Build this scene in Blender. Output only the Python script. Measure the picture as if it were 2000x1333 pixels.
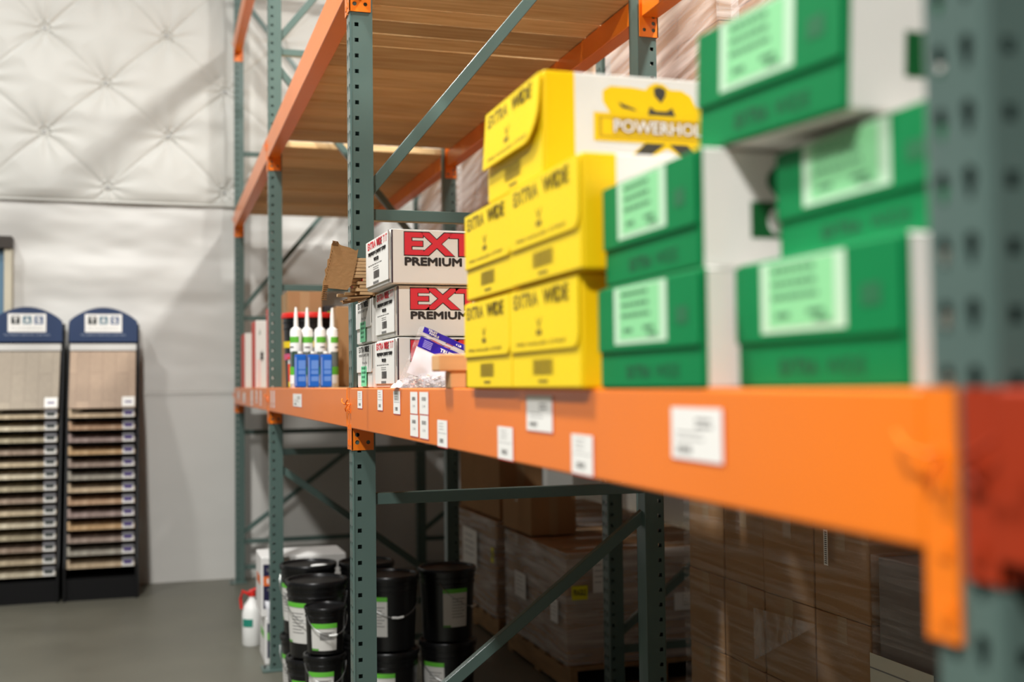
import bpy, bmesh, math, random
from mathutils import Vector, Matrix, noise
R = math.radians
rnd = random.Random(7)
scene = bpy.context.scene
for o in list(bpy.data.objects):
    bpy.data.objects.remove(o)

# ------------------------------------------------------------ camera
CAM_F, CAM_YAW, CAM_PITCH, CAM_ROLL, CAM_H = 2202.7, .3045, .0378, .0117, 1.563
cam_d = bpy.data.cameras.new('camera')
cam = bpy.data.objects.new('camera', cam_d)
scene.collection.objects.link(cam)
fw = Vector((math.sin(CAM_YAW) * math.cos(CAM_PITCH), math.cos(CAM_YAW) * math.cos(CAM_PITCH), math.sin(CAM_PITCH)))
r0 = Vector((math.cos(CAM_YAW), -math.sin(CAM_YAW), 0))
u0 = r0.cross(fw)
rt = r0 * math.cos(CAM_ROLL) - u0 * math.sin(CAM_ROLL)
up = u0 * math.cos(CAM_ROLL) + r0 * math.sin(CAM_ROLL)
cam.matrix_world = Matrix(((rt.x, up.x, -fw.x, 0), (rt.y, up.y, -fw.y, 0), (rt.z, up.z, -fw.z, CAM_H), (0, 0, 0, 1)))
cam_d.sensor_width = 36
cam_d.lens = CAM_F * 36 / 2000
cam_d.clip_start = .05
cam_d.dof.use_dof = True
cam_d.dof.focus_distance = 3.3
cam_d.dof.aperture_fstop = 2.0
scene.camera = cam

# ------------------------------------------------------------ light
scene.view_settings.view_transform = 'Standard'
scene.view_settings.look = 'None'
scene.view_settings.gamma = 1
scene.view_settings.exposure = -0.8
world = bpy.data.worlds.new('warehouse_air')
scene.world = world
world.use_nodes = True
bg = world.node_tree.nodes['Background']
bg.inputs[0].default_value = (1.0, .985, .96, 1)
bg.inputs[1].default_value = .17


def lamp(x, y, z, power, size=.45, col=(1, .99, .965)):
    d = bpy.data.lights.new('high_bay_light', 'AREA')
    d.shape = 'DISK'
    d.size = size
    d.energy = power
    d.color = col
    o = bpy.data.objects.new('high_bay_light', d)
    o.location = (x, y, z)
    scene.collection.objects.link(o)
    return o


lamp(-2.2, -2.2, 5.8, 1050)
lamp(-1.15, 3.0, 6.6, 900)
lamp(-2.8, 6.6, 6.6, 280)
lamp(3.05, 6.5, 6.3, 300)
lamp(2.75, 2.4, 6.3, 950)


# ------------------------------------------------------------ materials
def lin(c):
    return tuple((v / 255 / 12.92 if v / 255 <= .04045 else ((v / 255 + .055) / 1.055) ** 2.4) for v in c) + (1,)


MATS = {}


def mat(name, rgb, rough=.5, metal=0, spec=.5, var=.0, vscale=8, bump=0, bscale=60, stretch=None, rand=0,
        alpha=None, trans=0, coat=0, dark=None, rough_var=0):
    if name in MATS:
        return MATS[name]
    m = bpy.data.materials.new(name)
    m.use_nodes = True
    nt = m.node_tree
    p = nt.nodes['Principled BSDF']
    p.inputs['Base Color'].default_value = lin(rgb)
    p.inputs['Roughness'].default_value = rough
    p.inputs['Metallic'].default_value = metal
    p.inputs['Specular IOR Level'].default_value = spec
    p.inputs['Coat Weight'].default_value = coat
    p.inputs['Coat Roughness'].default_value = .15
    p.inputs['Transmission Weight'].default_value = trans
    tc = nt.nodes.new('ShaderNodeTexCoord')
    mp = nt.nodes.new('ShaderNodeMapping')
    nt.links.new(tc.outputs['Object'], mp.inputs[0])
    if stretch:
        mp.inputs['Scale'].default_value = stretch
    last = None
    if var:
        n = nt.nodes.new('ShaderNodeTexNoise')
        n.inputs['Scale'].default_value = vscale
        n.inputs['Detail'].default_value = 5
        nt.links.new(mp.outputs[0], n.inputs[0])
        if rand:
            oi = nt.nodes.new('ShaderNodeObjectInfo')
            ad = nt.nodes.new('ShaderNodeVectorMath')
            mu = nt.nodes.new('ShaderNodeMath')
            mu.operation = 'MULTIPLY'
            mu.inputs[1].default_value = 40
            nt.links.new(oi.outputs['Random'], mu.inputs[0])
            nt.links.new(mp.outputs[0], ad.inputs[0])
            nt.links.new(mu.outputs[0], ad.inputs[1])
            nt.links.new(ad.outputs[0], n.inputs[0])
        cr = nt.nodes.new('ShaderNodeValToRGB')
        cr.color_ramp.elements[0].position = .3
        cr.color_ramp.elements[1].position = .7
        c = lin(rgb)
        d = lin(dark) if dark else tuple(v * (1 - var) for v in c[:3]) + (1,)
        cr.color_ramp.elements[0].color = d
        cr.color_ramp.elements[1].color = c
        nt.links.new(n.outputs['Fac'], cr.inputs[0])
        last = cr.outputs[0]
        if rough_var:
            mr = nt.nodes.new('ShaderNodeMapRange')
            mr.inputs[3].default_value = rough - rough_var
            mr.inputs[4].default_value = rough + rough_var
            nt.links.new(n.outputs['Fac'], mr.inputs[0])
            nt.links.new(mr.outputs[0], p.inputs['Roughness'])
    if rand:
        oi = nt.nodes.new('ShaderNodeObjectInfo')
        mr = nt.nodes.new('ShaderNodeMapRange')
        mr.inputs[3].default_value = 1 - rand
        mr.inputs[4].default_value = 1
        nt.links.new(oi.outputs['Random'], mr.inputs[0])
        hs = nt.nodes.new('ShaderNodeHueSaturation')
        nt.links.new(mr.outputs[0], hs.inputs['Value'])
        if last:
            nt.links.new(last, hs.inputs['Color'])
        else:
            hs.inputs['Color'].default_value = lin(rgb)
        last = hs.outputs[0]
    if last:
        nt.links.new(last, p.inputs['Base Color'])
    if bump:
        n2 = nt.nodes.new('ShaderNodeTexNoise')
        n2.inputs['Scale'].default_value = bscale
        n2.inputs['Detail'].default_value = 4
        nt.links.new(mp.outputs[0], n2.inputs[0])
        b = nt.nodes.new('ShaderNodeBump')
        b.inputs['Strength'].default_value = bump
        b.inputs['Distance'].default_value = .01
        nt.links.new(n2.outputs['Fac'], b.inputs['Height'])
        nt.links.new(b.outputs[0], p.inputs['Normal'])
    if alpha is not None:
        p.inputs['Alpha'].default_value = alpha
    MATS[name] = m
    return m


def wrap_mat(name, lo, hi, tint=(235, 232, 228), stretch=(1, 1, 9), rough=.22, scale=6, tilt=0):
    m = bpy.data.materials.new(name)
    m.use_nodes = True
    nt = m.node_tree
    p = nt.nodes['Principled BSDF']
    p.inputs['Base Color'].default_value = lin(tint)
    p.inputs['Roughness'].default_value = rough
    tc = nt.nodes.new('ShaderNodeTexCoord')
    mp = nt.nodes.new('ShaderNodeMapping')
    mp.inputs['Scale'].default_value = stretch
    mp.vector_type = 'POINT'
    pre = nt.nodes.new('ShaderNodeMapping')
    pre.inputs['Rotation'].default_value = (R(tilt), 0, 0)
    n = nt.nodes.new('ShaderNodeTexNoise')
    n.inputs['Scale'].default_value = scale
    n.inputs['Detail'].default_value = 6
    n.inputs['Distortion'].default_value = .6
    mr = nt.nodes.new('ShaderNodeMapRange')
    mr.inputs[1].default_value = .4
    mr.inputs[2].default_value = .72
    mr.inputs[3].default_value = lo
    mr.inputs[4].default_value = hi
    bmp = nt.nodes.new('ShaderNodeBump')
    bmp.inputs['Strength'].default_value = .6
    bmp.inputs['Distance'].default_value = .02
    L = nt.links.new
    L(tc.outputs['Object'], pre.inputs[0])
    L(pre.outputs[0], mp.inputs[0])
    L(mp.outputs[0], n.inputs[0])
    L(n.outputs['Fac'], mr.inputs[0])
    L(mr.outputs[0], p.inputs['Alpha'])
    L(n.outputs['Fac'], bmp.inputs['Height'])
    L(bmp.outputs[0], p.inputs['Normal'])
    return m


ORANGE = mat('orange_paint', (240, 122, 16), .36, spec=.5, coat=.18, var=.06, vscale=3)
GREEN = mat('green_grey_paint', (82, 103, 97), .3, spec=.5, coat=.3, var=.12, vscale=5)
STEEL = mat('galvanised_steel', (150, 150, 148), .35, metal=.9)
KRAFT = mat('brown_cardboard', (168, 130, 90), .85, spec=.2, var=.1, vscale=5, rand=.15, bump=.05, bscale=120)
DUMMY = None
KRAFT_D = mat('dark_cardboard_edge', (118, 84, 52), .9, spec=.1)
WHITEC = mat('white_printed_card', (228, 225, 218), .6, spec=.3, var=.05, vscale=6, bump=.08, bscale=14)
YELLOWC = mat('yellow_printed_card', (250, 214, 12), .5, spec=.35, var=.04, vscale=5)
YELLOWD = mat('yellow_side_band', (246, 200, 0), .45, spec=.35)
GREENC = mat('green_printed_card', (0, 126, 68), .6, spec=.2, var=.12, vscale=7)
INK = mat('black_ink', (38, 32, 30), .6)
INKY = mat('ink_on_yellow', (112, 92, 20), .6)
INKG = mat('ink_on_green', (18, 74, 46), .6)
INKP = mat('ink_on_pale_green', (70, 120, 84), .6)
RED = mat('red_ink', (214, 40, 54), .55)
GREY_INK = mat('grey_ink', (120, 118, 116), .6)
PAPER = mat('paper_label', (236, 234, 228), .6)
PALEGREEN = mat('pale_green_label', (140, 214, 152), .6)
MINT = mat('mint_sticker', (126, 222, 166), .6)
PINE = mat('pine_board', (236, 202, 150), .7, spec=.25, var=.3, vscale=3.5, stretch=(1, 14, 14), rand=.4, bump=.2, bscale=26,
           dark=(206, 164, 110))
PALLETW = mat('pallet_wood', (176, 140, 98), .85, spec=.2, var=.3, vscale=6, stretch=(4, 1, 4), rand=.2)
BLACKP = mat('black_plastic', (14, 14, 15), .32, spec=.5)
BLACKM = mat('black_painted_metal', (10, 10, 11), .55, spec=.25)
NAVY = mat('navy_print', (20, 46, 84), .5)
NAVYD = mat('dark_navy_print', (26, 26, 62), .5)
WHITE = mat('white_plastic', (236, 236, 232), .35)
REDP = mat('red_plastic', (208, 38, 30), .4)
BLUE = mat('blue_can_paint', (10, 96, 196), .35, var=.1, vscale=12)
LBLUE = mat('blue_can_text_panel', (92, 138, 214), .4)
LIME = mat('green_print', (92, 178, 52), .5)
TAN = mat('smooth_beech', (226, 172, 116), .6, var=.12, vscale=6, stretch=(2, 10, 10))
STRIPW = mat('raw_wood_strip', (224, 184, 134), .75, var=.15, vscale=9, rand=.2)
PURPLE = mat('violet_blue_print', (44, 22, 158), .4)
LAV = mat('lavender_print', (150, 140, 222), .5)
LOGO_Y = mat('logo_yellow', (240, 198, 0), .5)
LOGO_D = mat('logo_dark_grey', (66, 62, 52), .55)
LOGO_O = mat('logo_ochre', (196, 156, 20), .55)
CREAM = mat('cream_sheet', (236, 214, 170), .8)
SMOKE = mat('grey_white_wrap', (214, 212, 216), .3, var=.2, vscale=14)
YELSTICK = mat('yellow_sticker', (222, 214, 20), .5)
NAIL = mat('nail_metal', (120, 100, 86), .35, metal=.8)
WRAP = wrap_mat('stretch_wrap_clear', .02, .22, stretch=(1, 1, 22), scale=2.2, rough=.3)
WRAPM = wrap_mat('stretch_wrap_hazy', .2, .6, stretch=(1, 1, 12), scale=2.0, rough=.35)
WRAPL = wrap_mat('stretch_wrap_glossy', .2, .8, stretch=(1, .8, 14), rough=.25, scale=1.5, tilt=7)
FILMS = wrap_mat('loose_milky_film', .1, .5, tint=(220, 215, 208), stretch=(1, 6, 3), rough=.4, scale=3)
FILM = wrap_mat('thin_plastic_bag', .12, .42, tint=(240, 240, 246), stretch=(1, 1, 1), rough=.12, scale=40)

# ------------------------------------------------------------ mesh helpers
COL = scene.collection
TEXTC = {}


def text2d(body, bold=0.0, space=1.0):
    key = (body, bold, space)
    if key in TEXTC:
        return TEXTC[key]
    cu = bpy.data.curves.new('t', 'FONT')
    cu.body = body
    cu.size = 1
    cu.offset = bold
    cu.space_character = space
    cu.resolution_u = 2
    cu.fill_mode = 'FRONT'
    ob = bpy.data.objects.new('t', cu)
    COL.objects.link(ob)
    bpy.context.view_layer.update()
    dg = bpy.context.evaluated_depsgraph_get()
    me = ob.evaluated_get(dg).to_mesh()
    vs = [(v.co.x, v.co.y) for v in me.vertices]
    fs = [tuple(p.vertices) for p in me.polygons]
    ob.evaluated_get(dg).to_mesh_clear()
    bpy.data.objects.remove(ob)
    bpy.data.curves.remove(cu)
    xs = [v[0] for v in vs]
    ys = [v[1] for v in vs]
    TEXTC[key] = (vs, fs, min(xs), max(xs), min(ys), max(ys))
    return TEXTC[key]


class MB:
    def __init__(s):
        s.v, s.f, s.m, s.mats = [], [], [], []

    def mi(s, m):
        if m not in s.mats:
            s.mats.append(m)
        return s.mats.index(m)

    def add(s, vs, fs, m, M=None):
        b = len(s.v)
        i = s.mi(m)
        for v in vs:
            v = Vector(v)
            s.v.append(M @ v if M else v)
        for f in fs:
            s.f.append(tuple(b + k for k in f))
            s.m.append(i)
        return s

    def box(s, x0, x1, y0, y1, z0, z1, m, M=None):
        vs = [(x, y, z) for x in (x0, x1) for y in (y0, y1) for z in (z0, z1)]
        return s.add(vs, [(0, 1, 3, 2), (4, 6, 7, 5), (0, 4, 5, 1), (2, 3, 7, 6), (0, 2, 6, 4), (1, 5, 7, 3)], m, M)

    def quad(s, a, b, c, d, m):
        return s.add([a, b, c, d], [(0, 1, 2, 3)], m)

    def prism(s, poly, ax, t0, t1, m, M=None):
        """poly: 2d outline; ax: axis of extrusion; other two axes in order"""
        n = len(poly)

        def P(p, t):
            return {'x': (t, p[0], p[1]), 'y': (p[0], t, p[1]), 'z': (p[0], p[1], t)}[ax]
        vs = [P(p, t0) for p in poly] + [P(p, t1) for p in poly]
        fs = [tuple(range(n)), tuple(range(2 * n - 1, n - 1, -1))] + [(i, i + n, (i + 1) % n + n, (i + 1) % n) for i in range(n)]
        return s.add(vs, fs, m, M)

    def tube(s, pts, r, m, n=8, M=None):
        pts = [Vector(p) for p in pts]
        vs, fs = [], []
        k = len(pts)
        for i, p in enumerate(pts):
            d = (pts[min(i + 1, k - 1)] - pts[max(i - 1, 0)]).normalized()
            a = d.cross(Vector((0, 0, 1)))
            if a.length < .1:
                a = d.cross(Vector((0, 1, 0)))
            a.normalize()
            b = d.cross(a)
            for j in range(n):
                t = 2 * math.pi * j / n
                vs.append(p + (a * math.cos(t) + b * math.sin(t)) * r)
        for i in range(k - 1):
            for j in range(n):
                fs.append((i * n + j, i * n + (j + 1) % n, (i + 1) * n + (j + 1) % n, (i + 1) * n + j))
        fs.append(tuple(range(n))[::-1])
        fs.append(tuple((k - 1) * n + j for j in range(n)))
        return s.add(vs, fs, m, M)

    def lathe(s, prof, m, n=32, M=None, a0=0, a1=2 * math.pi):
        full = abs(a1 - a0 - 2 * math.pi) < 1e-6
        c = n if full else n + 1
        vs, fs = [], []
        for r, z in prof:
            for j in range(c):
                t = a0 + (a1 - a0) * j / n
                vs.append((r * math.cos(t), r * math.sin(t), z))
        for i in range(len(prof) - 1):
            for j in range(n):
                jj = (j + 1) % c
                fs.append((i * c + j, i * c + jj, (i + 1) * c + jj, (i + 1) * c + j))
        return s.add(vs, fs, m, M)

    # flat printing on a plane: frame = origin, right, up
    def frame(s, o, ux, uy):
        s.fo, s.fx, s.fy = Vector(o), Vector(ux), Vector(uy)
        return s

    def P(s, x, y, lift=0):
        n = s.fx.cross(s.fy)
        return s.fo + s.fx * x + s.fy * y + n * lift

    def rect(s, x0, y0, x1, y1, m, lift=0):
        return s.quad(s.P(x0, y0, lift), s.P(x1, y0, lift), s.P(x1, y1, lift), s.P(x0, y1, lift), m)

    def poly(s, pts, m, lift=0):
        return s.add([s.P(x, y, lift) for x, y in pts], [tuple(range(len(pts)))], m)

    def text(s, body, x0, y0, w, h, m, bold=.0, lift=0, space=1.0, slant=0):
        if bold and ('M' in body or 'W' in body):
            e = bold * h * 1.1
            for q, (dx, dy) in enumerate(((-e, 0), (e, 0), (0, e), (0, -e), (e * .7, e * .7), (-e * .7, e * .7), (e * .7, -e * .7), (-e * .7, -e * .7))):
                s.text(body, x0 + dx, y0 + dy, w, h, m, 0, lift + q * .00015, space, slant)
            return s
        vs, fs, a, b, c, d = text2d(body, bold, space)
        return s.add([s.P(x0 + ((x - a) / (b - a) + slant * (y - c) / (d - c)) * w, y0 + (y - c) / (d - c) * h, lift) for x, y in vs], fs, m)

    def barcode(s, x0, y0, w, h, m, lift=0, n=12, seed=1):
        r = random.Random(seed)
        x = 0
        while x < w:
            t = w / n * r.choice((.3, .5, .8))
            s.rect(x0 + x, y0, x0 + min(w, x + t), y0 + h, m, lift)
            x += t + w / n * r.choice((.3, .5))
        return s

    def lines(s, x0, y0, w, n, dy, h, m, lift=0, seed=3):
        """rows of small print too fine to read"""
        r = random.Random(seed)
        for i in range(n):
            x = 0
            ww = w * r.uniform(.7, 1)
            while x < ww:
                t = w * r.uniform(.05, .14)
                s.rect(x0 + x, y0 - i * dy, x0 + min(ww, x + t), y0 - i * dy + h, m, lift)
                x += t + w * .025
        return s

    def build(s, name, parent=None, loc=None, smooth=False, bevel=0, seg=2, rot=0):
        me = bpy.data.meshes.new(name)
        me.from_pydata([tuple(v) for v in s.v], [], s.f)
        for m in s.mats:
            me.materials.append(m)
        me.polygons.foreach_set('material_index', s.m)
        if smooth:
            me.polygons.foreach_set('use_smooth', [True] * len(me.polygons))
        me.update()
        bm = bmesh.new()
        bm.from_mesh(me)
        if smooth or bevel:
            bmesh.ops.remove_doubles(bm, verts=bm.verts, dist=1e-6)
            bmesh.ops.recalc_face_normals(bm, faces=bm.faces)
        bm.to_mesh(me)
        bm.free()
        o = bpy.data.objects.new(name, me)
        COL.objects.link(o)
        if parent:
            o.parent = parent
        if loc:
            o.location = loc
        if rot:
            o.rotation_euler.z = rot
        if bevel:
            md = o.modifiers.new('bevel', 'BEVEL')
            md.width = bevel
            md.segments = seg
            md.limit_method = 'ANGLE'
            md.angle_limit = R(40)
            me.polygons.foreach_set('use_smooth', [True] * len(me.polygons))
            md.harden_normals = True
        if smooth and not bevel:
            try:
                me.set_sharp_from_angle(angle=R(38))
            except Exception:
                pass
        return o


def thing(name, label, cat, loc=(0, 0, 0), rot=0, group=None):
    o = bpy.data.objects.new(name, None)
    o.empty_display_size = .05
    COL.objects.link(o)
    o.location = loc
    o.rotation_euler.z = rot
    return tag(o, label, cat, group)


def tag(o, label, cat, group=None, kind=None):
    o['label'] = label
    o['category'] = cat
    if group:
        o['group'] = group
    if kind:
        o['kind'] = kind
    return o


def struct(o):
    o['kind'] = 'structure'
    return o


def dup(root, label=None, loc=None, rot=None, group=None):
    r = root.copy()
    COL.objects.link(r)
    if label:
        r['label'] = label
    if group:
        r['group'] = group
    if loc is not None:
        r.location = loc
    if rot is not None:
        r.rotation_euler.z = rot
    for ch in list(root.children):
        c = ch.copy()
        COL.objects.link(c)
        c.parent = r
        for g in list(ch.children):
            d = g.copy()
            COL.objects.link(d)
            d.parent = c
    return r


def perf(mb, o, ux, uy, cols, rows, hole, m, n=12):
    """sheet of cells with holes. cols/rows = sizes, hole(ci,ri)->list of 2d points (cell-centred) or None"""
    o, ux, uy = Vector(o), Vector(ux), Vector(uy)
    y = 0
    for ri, h in enumerate(rows):
        x = 0
        for ci, w in enumerate(cols):
            hp = hole(ci, ri)
            cx, cy = x + w / 2, y + h / 2

            def P(a, b):
                return o + ux * a + uy * b
            if not hp:
                mb.add([P(x, y), P(x + w, y), P(x + w, y + h), P(x, y + h)], [(0, 1, 2, 3)], m)
            else:
                k = len(hp)
                outer = []
                for (a, b) in hp:
                    s_ = min(w / 2 / abs(a) if abs(a) > 1e-9 else 1e9, h / 2 / abs(b) if abs(b) > 1e-9 else 1e9)
                    outer.append((a * s_, b * s_))
                vs = [P(cx + a, cy + b) for a, b in hp] + [P(cx + a, cy + b) for a, b in outer]
                fs = []
                for i in range(k):
                    j = (i + 1) % k
                    a, b = outer[i], outer[j]
                    if abs(a[0] - b[0]) > 1e-7 and abs(a[1] - b[1]) > 1e-7:   # passes a corner
                        c = (w / 2 * (1 if (a[0] + b[0]) > 0 else -1), h / 2 * (1 if (a[1] + b[1]) > 0 else -1))
                        vs.append(P(cx + c[0], cy + c[1]))
                        fs.append((i, k + i, len(vs) - 1, k + j, j))
                    else:
                        fs.append((i, k + i, k + j, j))
                mb.add(vs, fs, m)
            x += w
        y += h


def circ(r, n=12, ry=None):
    return [(r * math.cos(2 * math.pi * i / n), (ry or r) * math.sin(2 * math.pi * i / n)) for i in range(n)]


# ------------------------------------------------------------ room
FX0, FX1, FY0, FY1 = -6, 10, -5, 9.6
CONC = mat('sealed_concrete', (102, 100, 88), .42, spec=.45, var=.22, vscale=1.6, bump=.05, bscale=40, rough_var=.08)
mb = MB()
mb.box(FX0, FX1, FY0, FY1 + .4, -.2, 0, CONC)
struct(mb.build('floor'))

LINER = mat('white_vinyl_liner', (199, 198, 191), .42, spec=.4, var=.03, vscale=2, bump=.1, bscale=5)
LINER2 = mat('white_vinyl_liner_lower', (204, 202, 196), .45, spec=.4, var=.04, vscale=1.5, bump=.12, bscale=4, stretch=(1, 1, 2.5))
WY = 9.54
tufts = []
for rz in range(-1, 7):
    z = 3.16 + rz * .425
    for k in range(-6, 9):
        tufts.append((-.39 + .92 * k + (.47 if rz % 2 else 0) + rnd.uniform(-.015, .015), z + rnd.uniform(-.02, .02)))


def segd(px, pz, a, b):
    dx, dz = b[0] - a[0], b[1] - a[1]
    t = max(0, min(1, ((px - a[0]) * dx + (pz - a[1]) * dz) / (dx * dx + dz * dz)))
    return math.hypot(px - a[0] - t * dx, pz - a[1] - t * dz), t


def puff(x, z):
    near = sorted(tufts, key=lambda t: (t[0] - x) ** 2 + (t[1] - z) ** 2)[:5]
    d = math.hypot(near[0][0] - x, near[0][1] - z)
    h = .05 * (1 - math.exp(-(d / .15) ** .8))
    ang = math.atan2(z - near[0][1], x - near[0][0])
    h += .009 * math.sin(ang * 9 + 3 * noise.noise(Vector((x * 2, z * 2, 1)))) * math.exp(-d / .16) * min(1, d / .03)
    sm = 9
    for i in range(5):
        for j in range(i):
            a, b = near[i], near[j]
            if .45 < math.hypot(a[0] - b[0], a[1] - b[1]) < .72 and abs(a[1] - b[1]) > .2:
                sd, t = segd(x, z, a, b)
                q = sd * (1 + 1.2 * math.sin(math.pi * t))
                sm = min(sm, q)
                h -= (.009 if (a[0] - b[0]) * (a[1] - b[1]) > 0 else .0055) * math.sin(sd * 150 + t * 3) * math.exp(-sd / .032) * (1 - .6 * math.sin(math.pi * t)) * min(1, .3 + d / .05)
    h -= .009 * math.exp(-(sm / .03))
    return h


def folds(x, z):
    v = noise.noise(Vector((x * 1.1 + z * 1.5, z * 3.2 - x * .9, 3)))
    w = noise.noise(Vector((x * 2.4 - z * 3, z * 7 + x * 2.2, 8)))
    fade = .35 + .65 * max(0, min(1, (z - 1.9) / .8))
    return (.03 * v + .012 * w - .008 * abs(noise.noise(Vector((x * 3 + z * 2, z * 9, 5))))) * fade


def liner(name, x0, x1, z0, z1, step, fn, base, m, parent=None):
    nx, nz = int(round((x1 - x0) / step)), int(round((z1 - z0) / step))
    vs, fs = [], []
    for j in range(nz + 1):
        for i in range(nx + 1):
            x, z = x0 + (x1 - x0) * i / nx, z0 + (z1 - z0) * j / nz
            vs.append((x, base - fn(x, z), z))
    for j in range(nz):
        for i in range(nx):
            a = j * (nx + 1) + i
            fs.append((a, a + 1, a + nx + 2, a + nx + 1))
    mb = MB()
    mb.add(vs, fs, m)
    o = mb.build(name, parent, smooth=True)
    return o


mb = MB()
mb.box(FX0, FX1, WY + .03, WY + .25, 0, 8, LINER2)
wall = struct(mb.build('wall_far'))


def edge(x, z, fn):
    e = max(0, min(1, (z - 3.065) / .07))
    return fn(x, z) * (.25 + .75 * e ** .5)


liner('padded_liner', -2.3, 1.9, 3.06, 5.5, .014, lambda x, z: edge(x, z, puff), WY - .005, LINER, wall)
liner('padded_liner', 1.9, 6.5, 3.06, 5.5, .05, lambda x, z: edge(x, z, puff), WY - .005, LINER, wall)
liner('liner_middle_band', -2.3, 6.5, 1.515, 3.09, .028, folds, WY, LINER2, wall)
liner('liner_lower_band', -2.3, 6.5, 0, 1.535, .04,
      lambda x, z: .25 * folds(x * .6, z * .7 + 1) + (.008 if z > 1.5 else 0), WY - .006, LINER2, wall)
mb = MB()
for (x, z) in tufts:
    if -2 < x < 2 and 3 < z < 5.2:
        mb.lathe([(0, .0), (.008, .001), (.011, .006), (.011, .012)], STEEL, 10,
                 Matrix.Translation((x, WY - .02, z)) @ Matrix.Rotation(R(90), 4, 'X'))
b = mb.build('tuft_button', wall, smooth=True)
mb = MB()
mb.box(-2.3, 6.5, WY - .03, WY, 3.045, 3.062, LINER)
mb.box(-2.3, 6.5, WY - .014, WY, 1.508, 1.522, LINER2)
struct(mb.build('trim_1', bevel=.004))

# door at the far left, only its edge in view
mb = MB()
DG = mat('blue_grey_door_paint', (92, 126, 150), .5)
mb.box(-1.98, -1.13, WY - .07, WY - .03, .01, 2.64, DG)
door = struct(mb.build('door_1'))
mb = MB()
mb.box(-2.06, -1.98, WY - .12, WY + .02, 0, 2.74, LINER2)
mb.box(-1.13, -1.075, WY - .12, WY + .02, 0, 2.65, mat('pale_door_jamb', (196, 188, 166), .6))
mb.box(-2.06, -1.075, WY - .14, WY + .02, 2.65, 2.745, mat('brown_door_head', (52, 44, 36), .6))
mb.build('door_frame', door, bevel=.003)
mb = MB()
mb.tube([(-1.9, WY - .07, 1.0), (-1.9, WY - .12, 1.0), (-1.8, WY - .12, 1.0)], .01, STEEL)
mb.build('door_handle', door, smooth=True)

# ------------------------------------------------------------ pallet rack
X0, D = .5905, 1.079
PW, PD = .0762, .0724
ZP = .0508


def tear():
    return [(.0045, -.013), (.006, -.008), (.0095, 0), (.011, .006), (.0095, .011), (.005, .0145), (0, .0155), (-.005, .0145),
            (-.0095, .011), (-.011, .006), (-.0095, 0), (-.006, -.008), (-.0045, -.013), (0, -.0145)]


SQ = [(.0065, 0.0), (.0065, .0065), (0, .0065), (-.0065, .0065), (-.0065, 0), (-.0065, -.0065), (0, -.0065), (.0065, -.0065)]
TEAR = [(x * .68, z * .92) for x, z in tear()]
POSTS = {}


def post_mesh(n, holes=True):
    """front faces -x, local origin at near front corner; back nearly closed by its lips"""
    key = (n, holes)
    if key in POSTS:
        return POSTS[key]
    mb = MB()
    r = .007
    rows = [ZP] * n
    H = n * ZP
    fr = (PW - 2 * r) / 2
    perf(mb, (0, PW - r, 0), (0, -1, 0), (0, 0, 1), [fr, fr], rows, lambda c, q: TEAR if holes else None, GREEN)
    sc = [.027, PD - r - .027]
    perf(mb, (r, 0, 0), (1, 0, 0), (0, 0, 1), sc, rows, lambda c, q: (SQ if c == 0 and holes else None), GREEN)
    perf(mb, (r + sc[0] + sc[1], PW, 0), (-1, 0, 0), (0, 0, 1), [sc[1], sc[0]], rows, lambda c, q: (SQ if c == 1 and holes else None), GREEN)
    for (cx, cy, a0) in ((r, r, 180), (r, PW - r, 90)):
        arc = [(cx + r * math.cos(R(a0 + 90 * k / 4)), cy + r * math.sin(R(a0 + 90 * k / 4))) for k in range(5)]
        for k in range(4):
            (xa, ya), (xb, yb) = arc[k], arc[k + 1]
            mb.add([(xa, ya, 0), (xb, yb, 0), (xb, yb, H), (xa, ya, H)], [(0, 1, 2, 3)], GREEN)
    # inward lips at the back, widened to near closure so the holes stay dark
    for y0, y1 in ((0, .0375), (PW, PW - .0375)):
        mb.add([(PD, y0, 0), (PD, y1, 0), (PD, y1, H), (PD, y0, H)], [(0, 1, 2, 3)], GREEN)
    me = bpy.data.meshes.new('post')
    me.from_pydata([tuple(v) for v in mb.v], [], mb.f)
    me.materials.append(GREEN)
    bm = bmesh.new()
    bm.from_mesh(me)
    bmesh.ops.remove_doubles(bm, verts=bm.verts, dist=2e-5)
    bmesh.ops.recalc_face_normals(bm, faces=bm.faces)
    bm.to_mesh(me)
    bm.free()
    POSTS[key] = me
    return me


def post(parent, x, y, z0, n, flip=False):
    o = bpy.data.objects.new('upright_post', post_mesh(n))
    COL.objects.link(o)
    o.parent = parent
    o.location = (x, y, z0)
    if flip:
        o.rotation_euler.z = math.pi
        o.location = (x, y + PW, z0)
    md = o.modifiers.new('thick', 'SOLIDIFY')
    md.thickness = .0022
    md.offset = -1
    return o


HZ = [.12, .325, 1.198, 2.115, 3.45, 4.83]


def brace(parent, name, xa, za, xb, zb, yc, h=.037, w=.034):
    """open-backed brace bar between two points of the frame plane"""
    a, b = Vector((xa, 0, za)), Vector((xb, 0, zb))
    L = (b - a).length
    ang = math.atan2(zb - za, xb - xa)
    M = Matrix.Translation((xa, yc, za)) @ Matrix.Rotation(-ang, 4, 'Y')
    mb = MB()
    mb.box(0, L, -w / 2, w / 2, -h / 2, h / 2, GREEN, M)
    o = mb.build(name, parent, bevel=.003)
    return o


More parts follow.
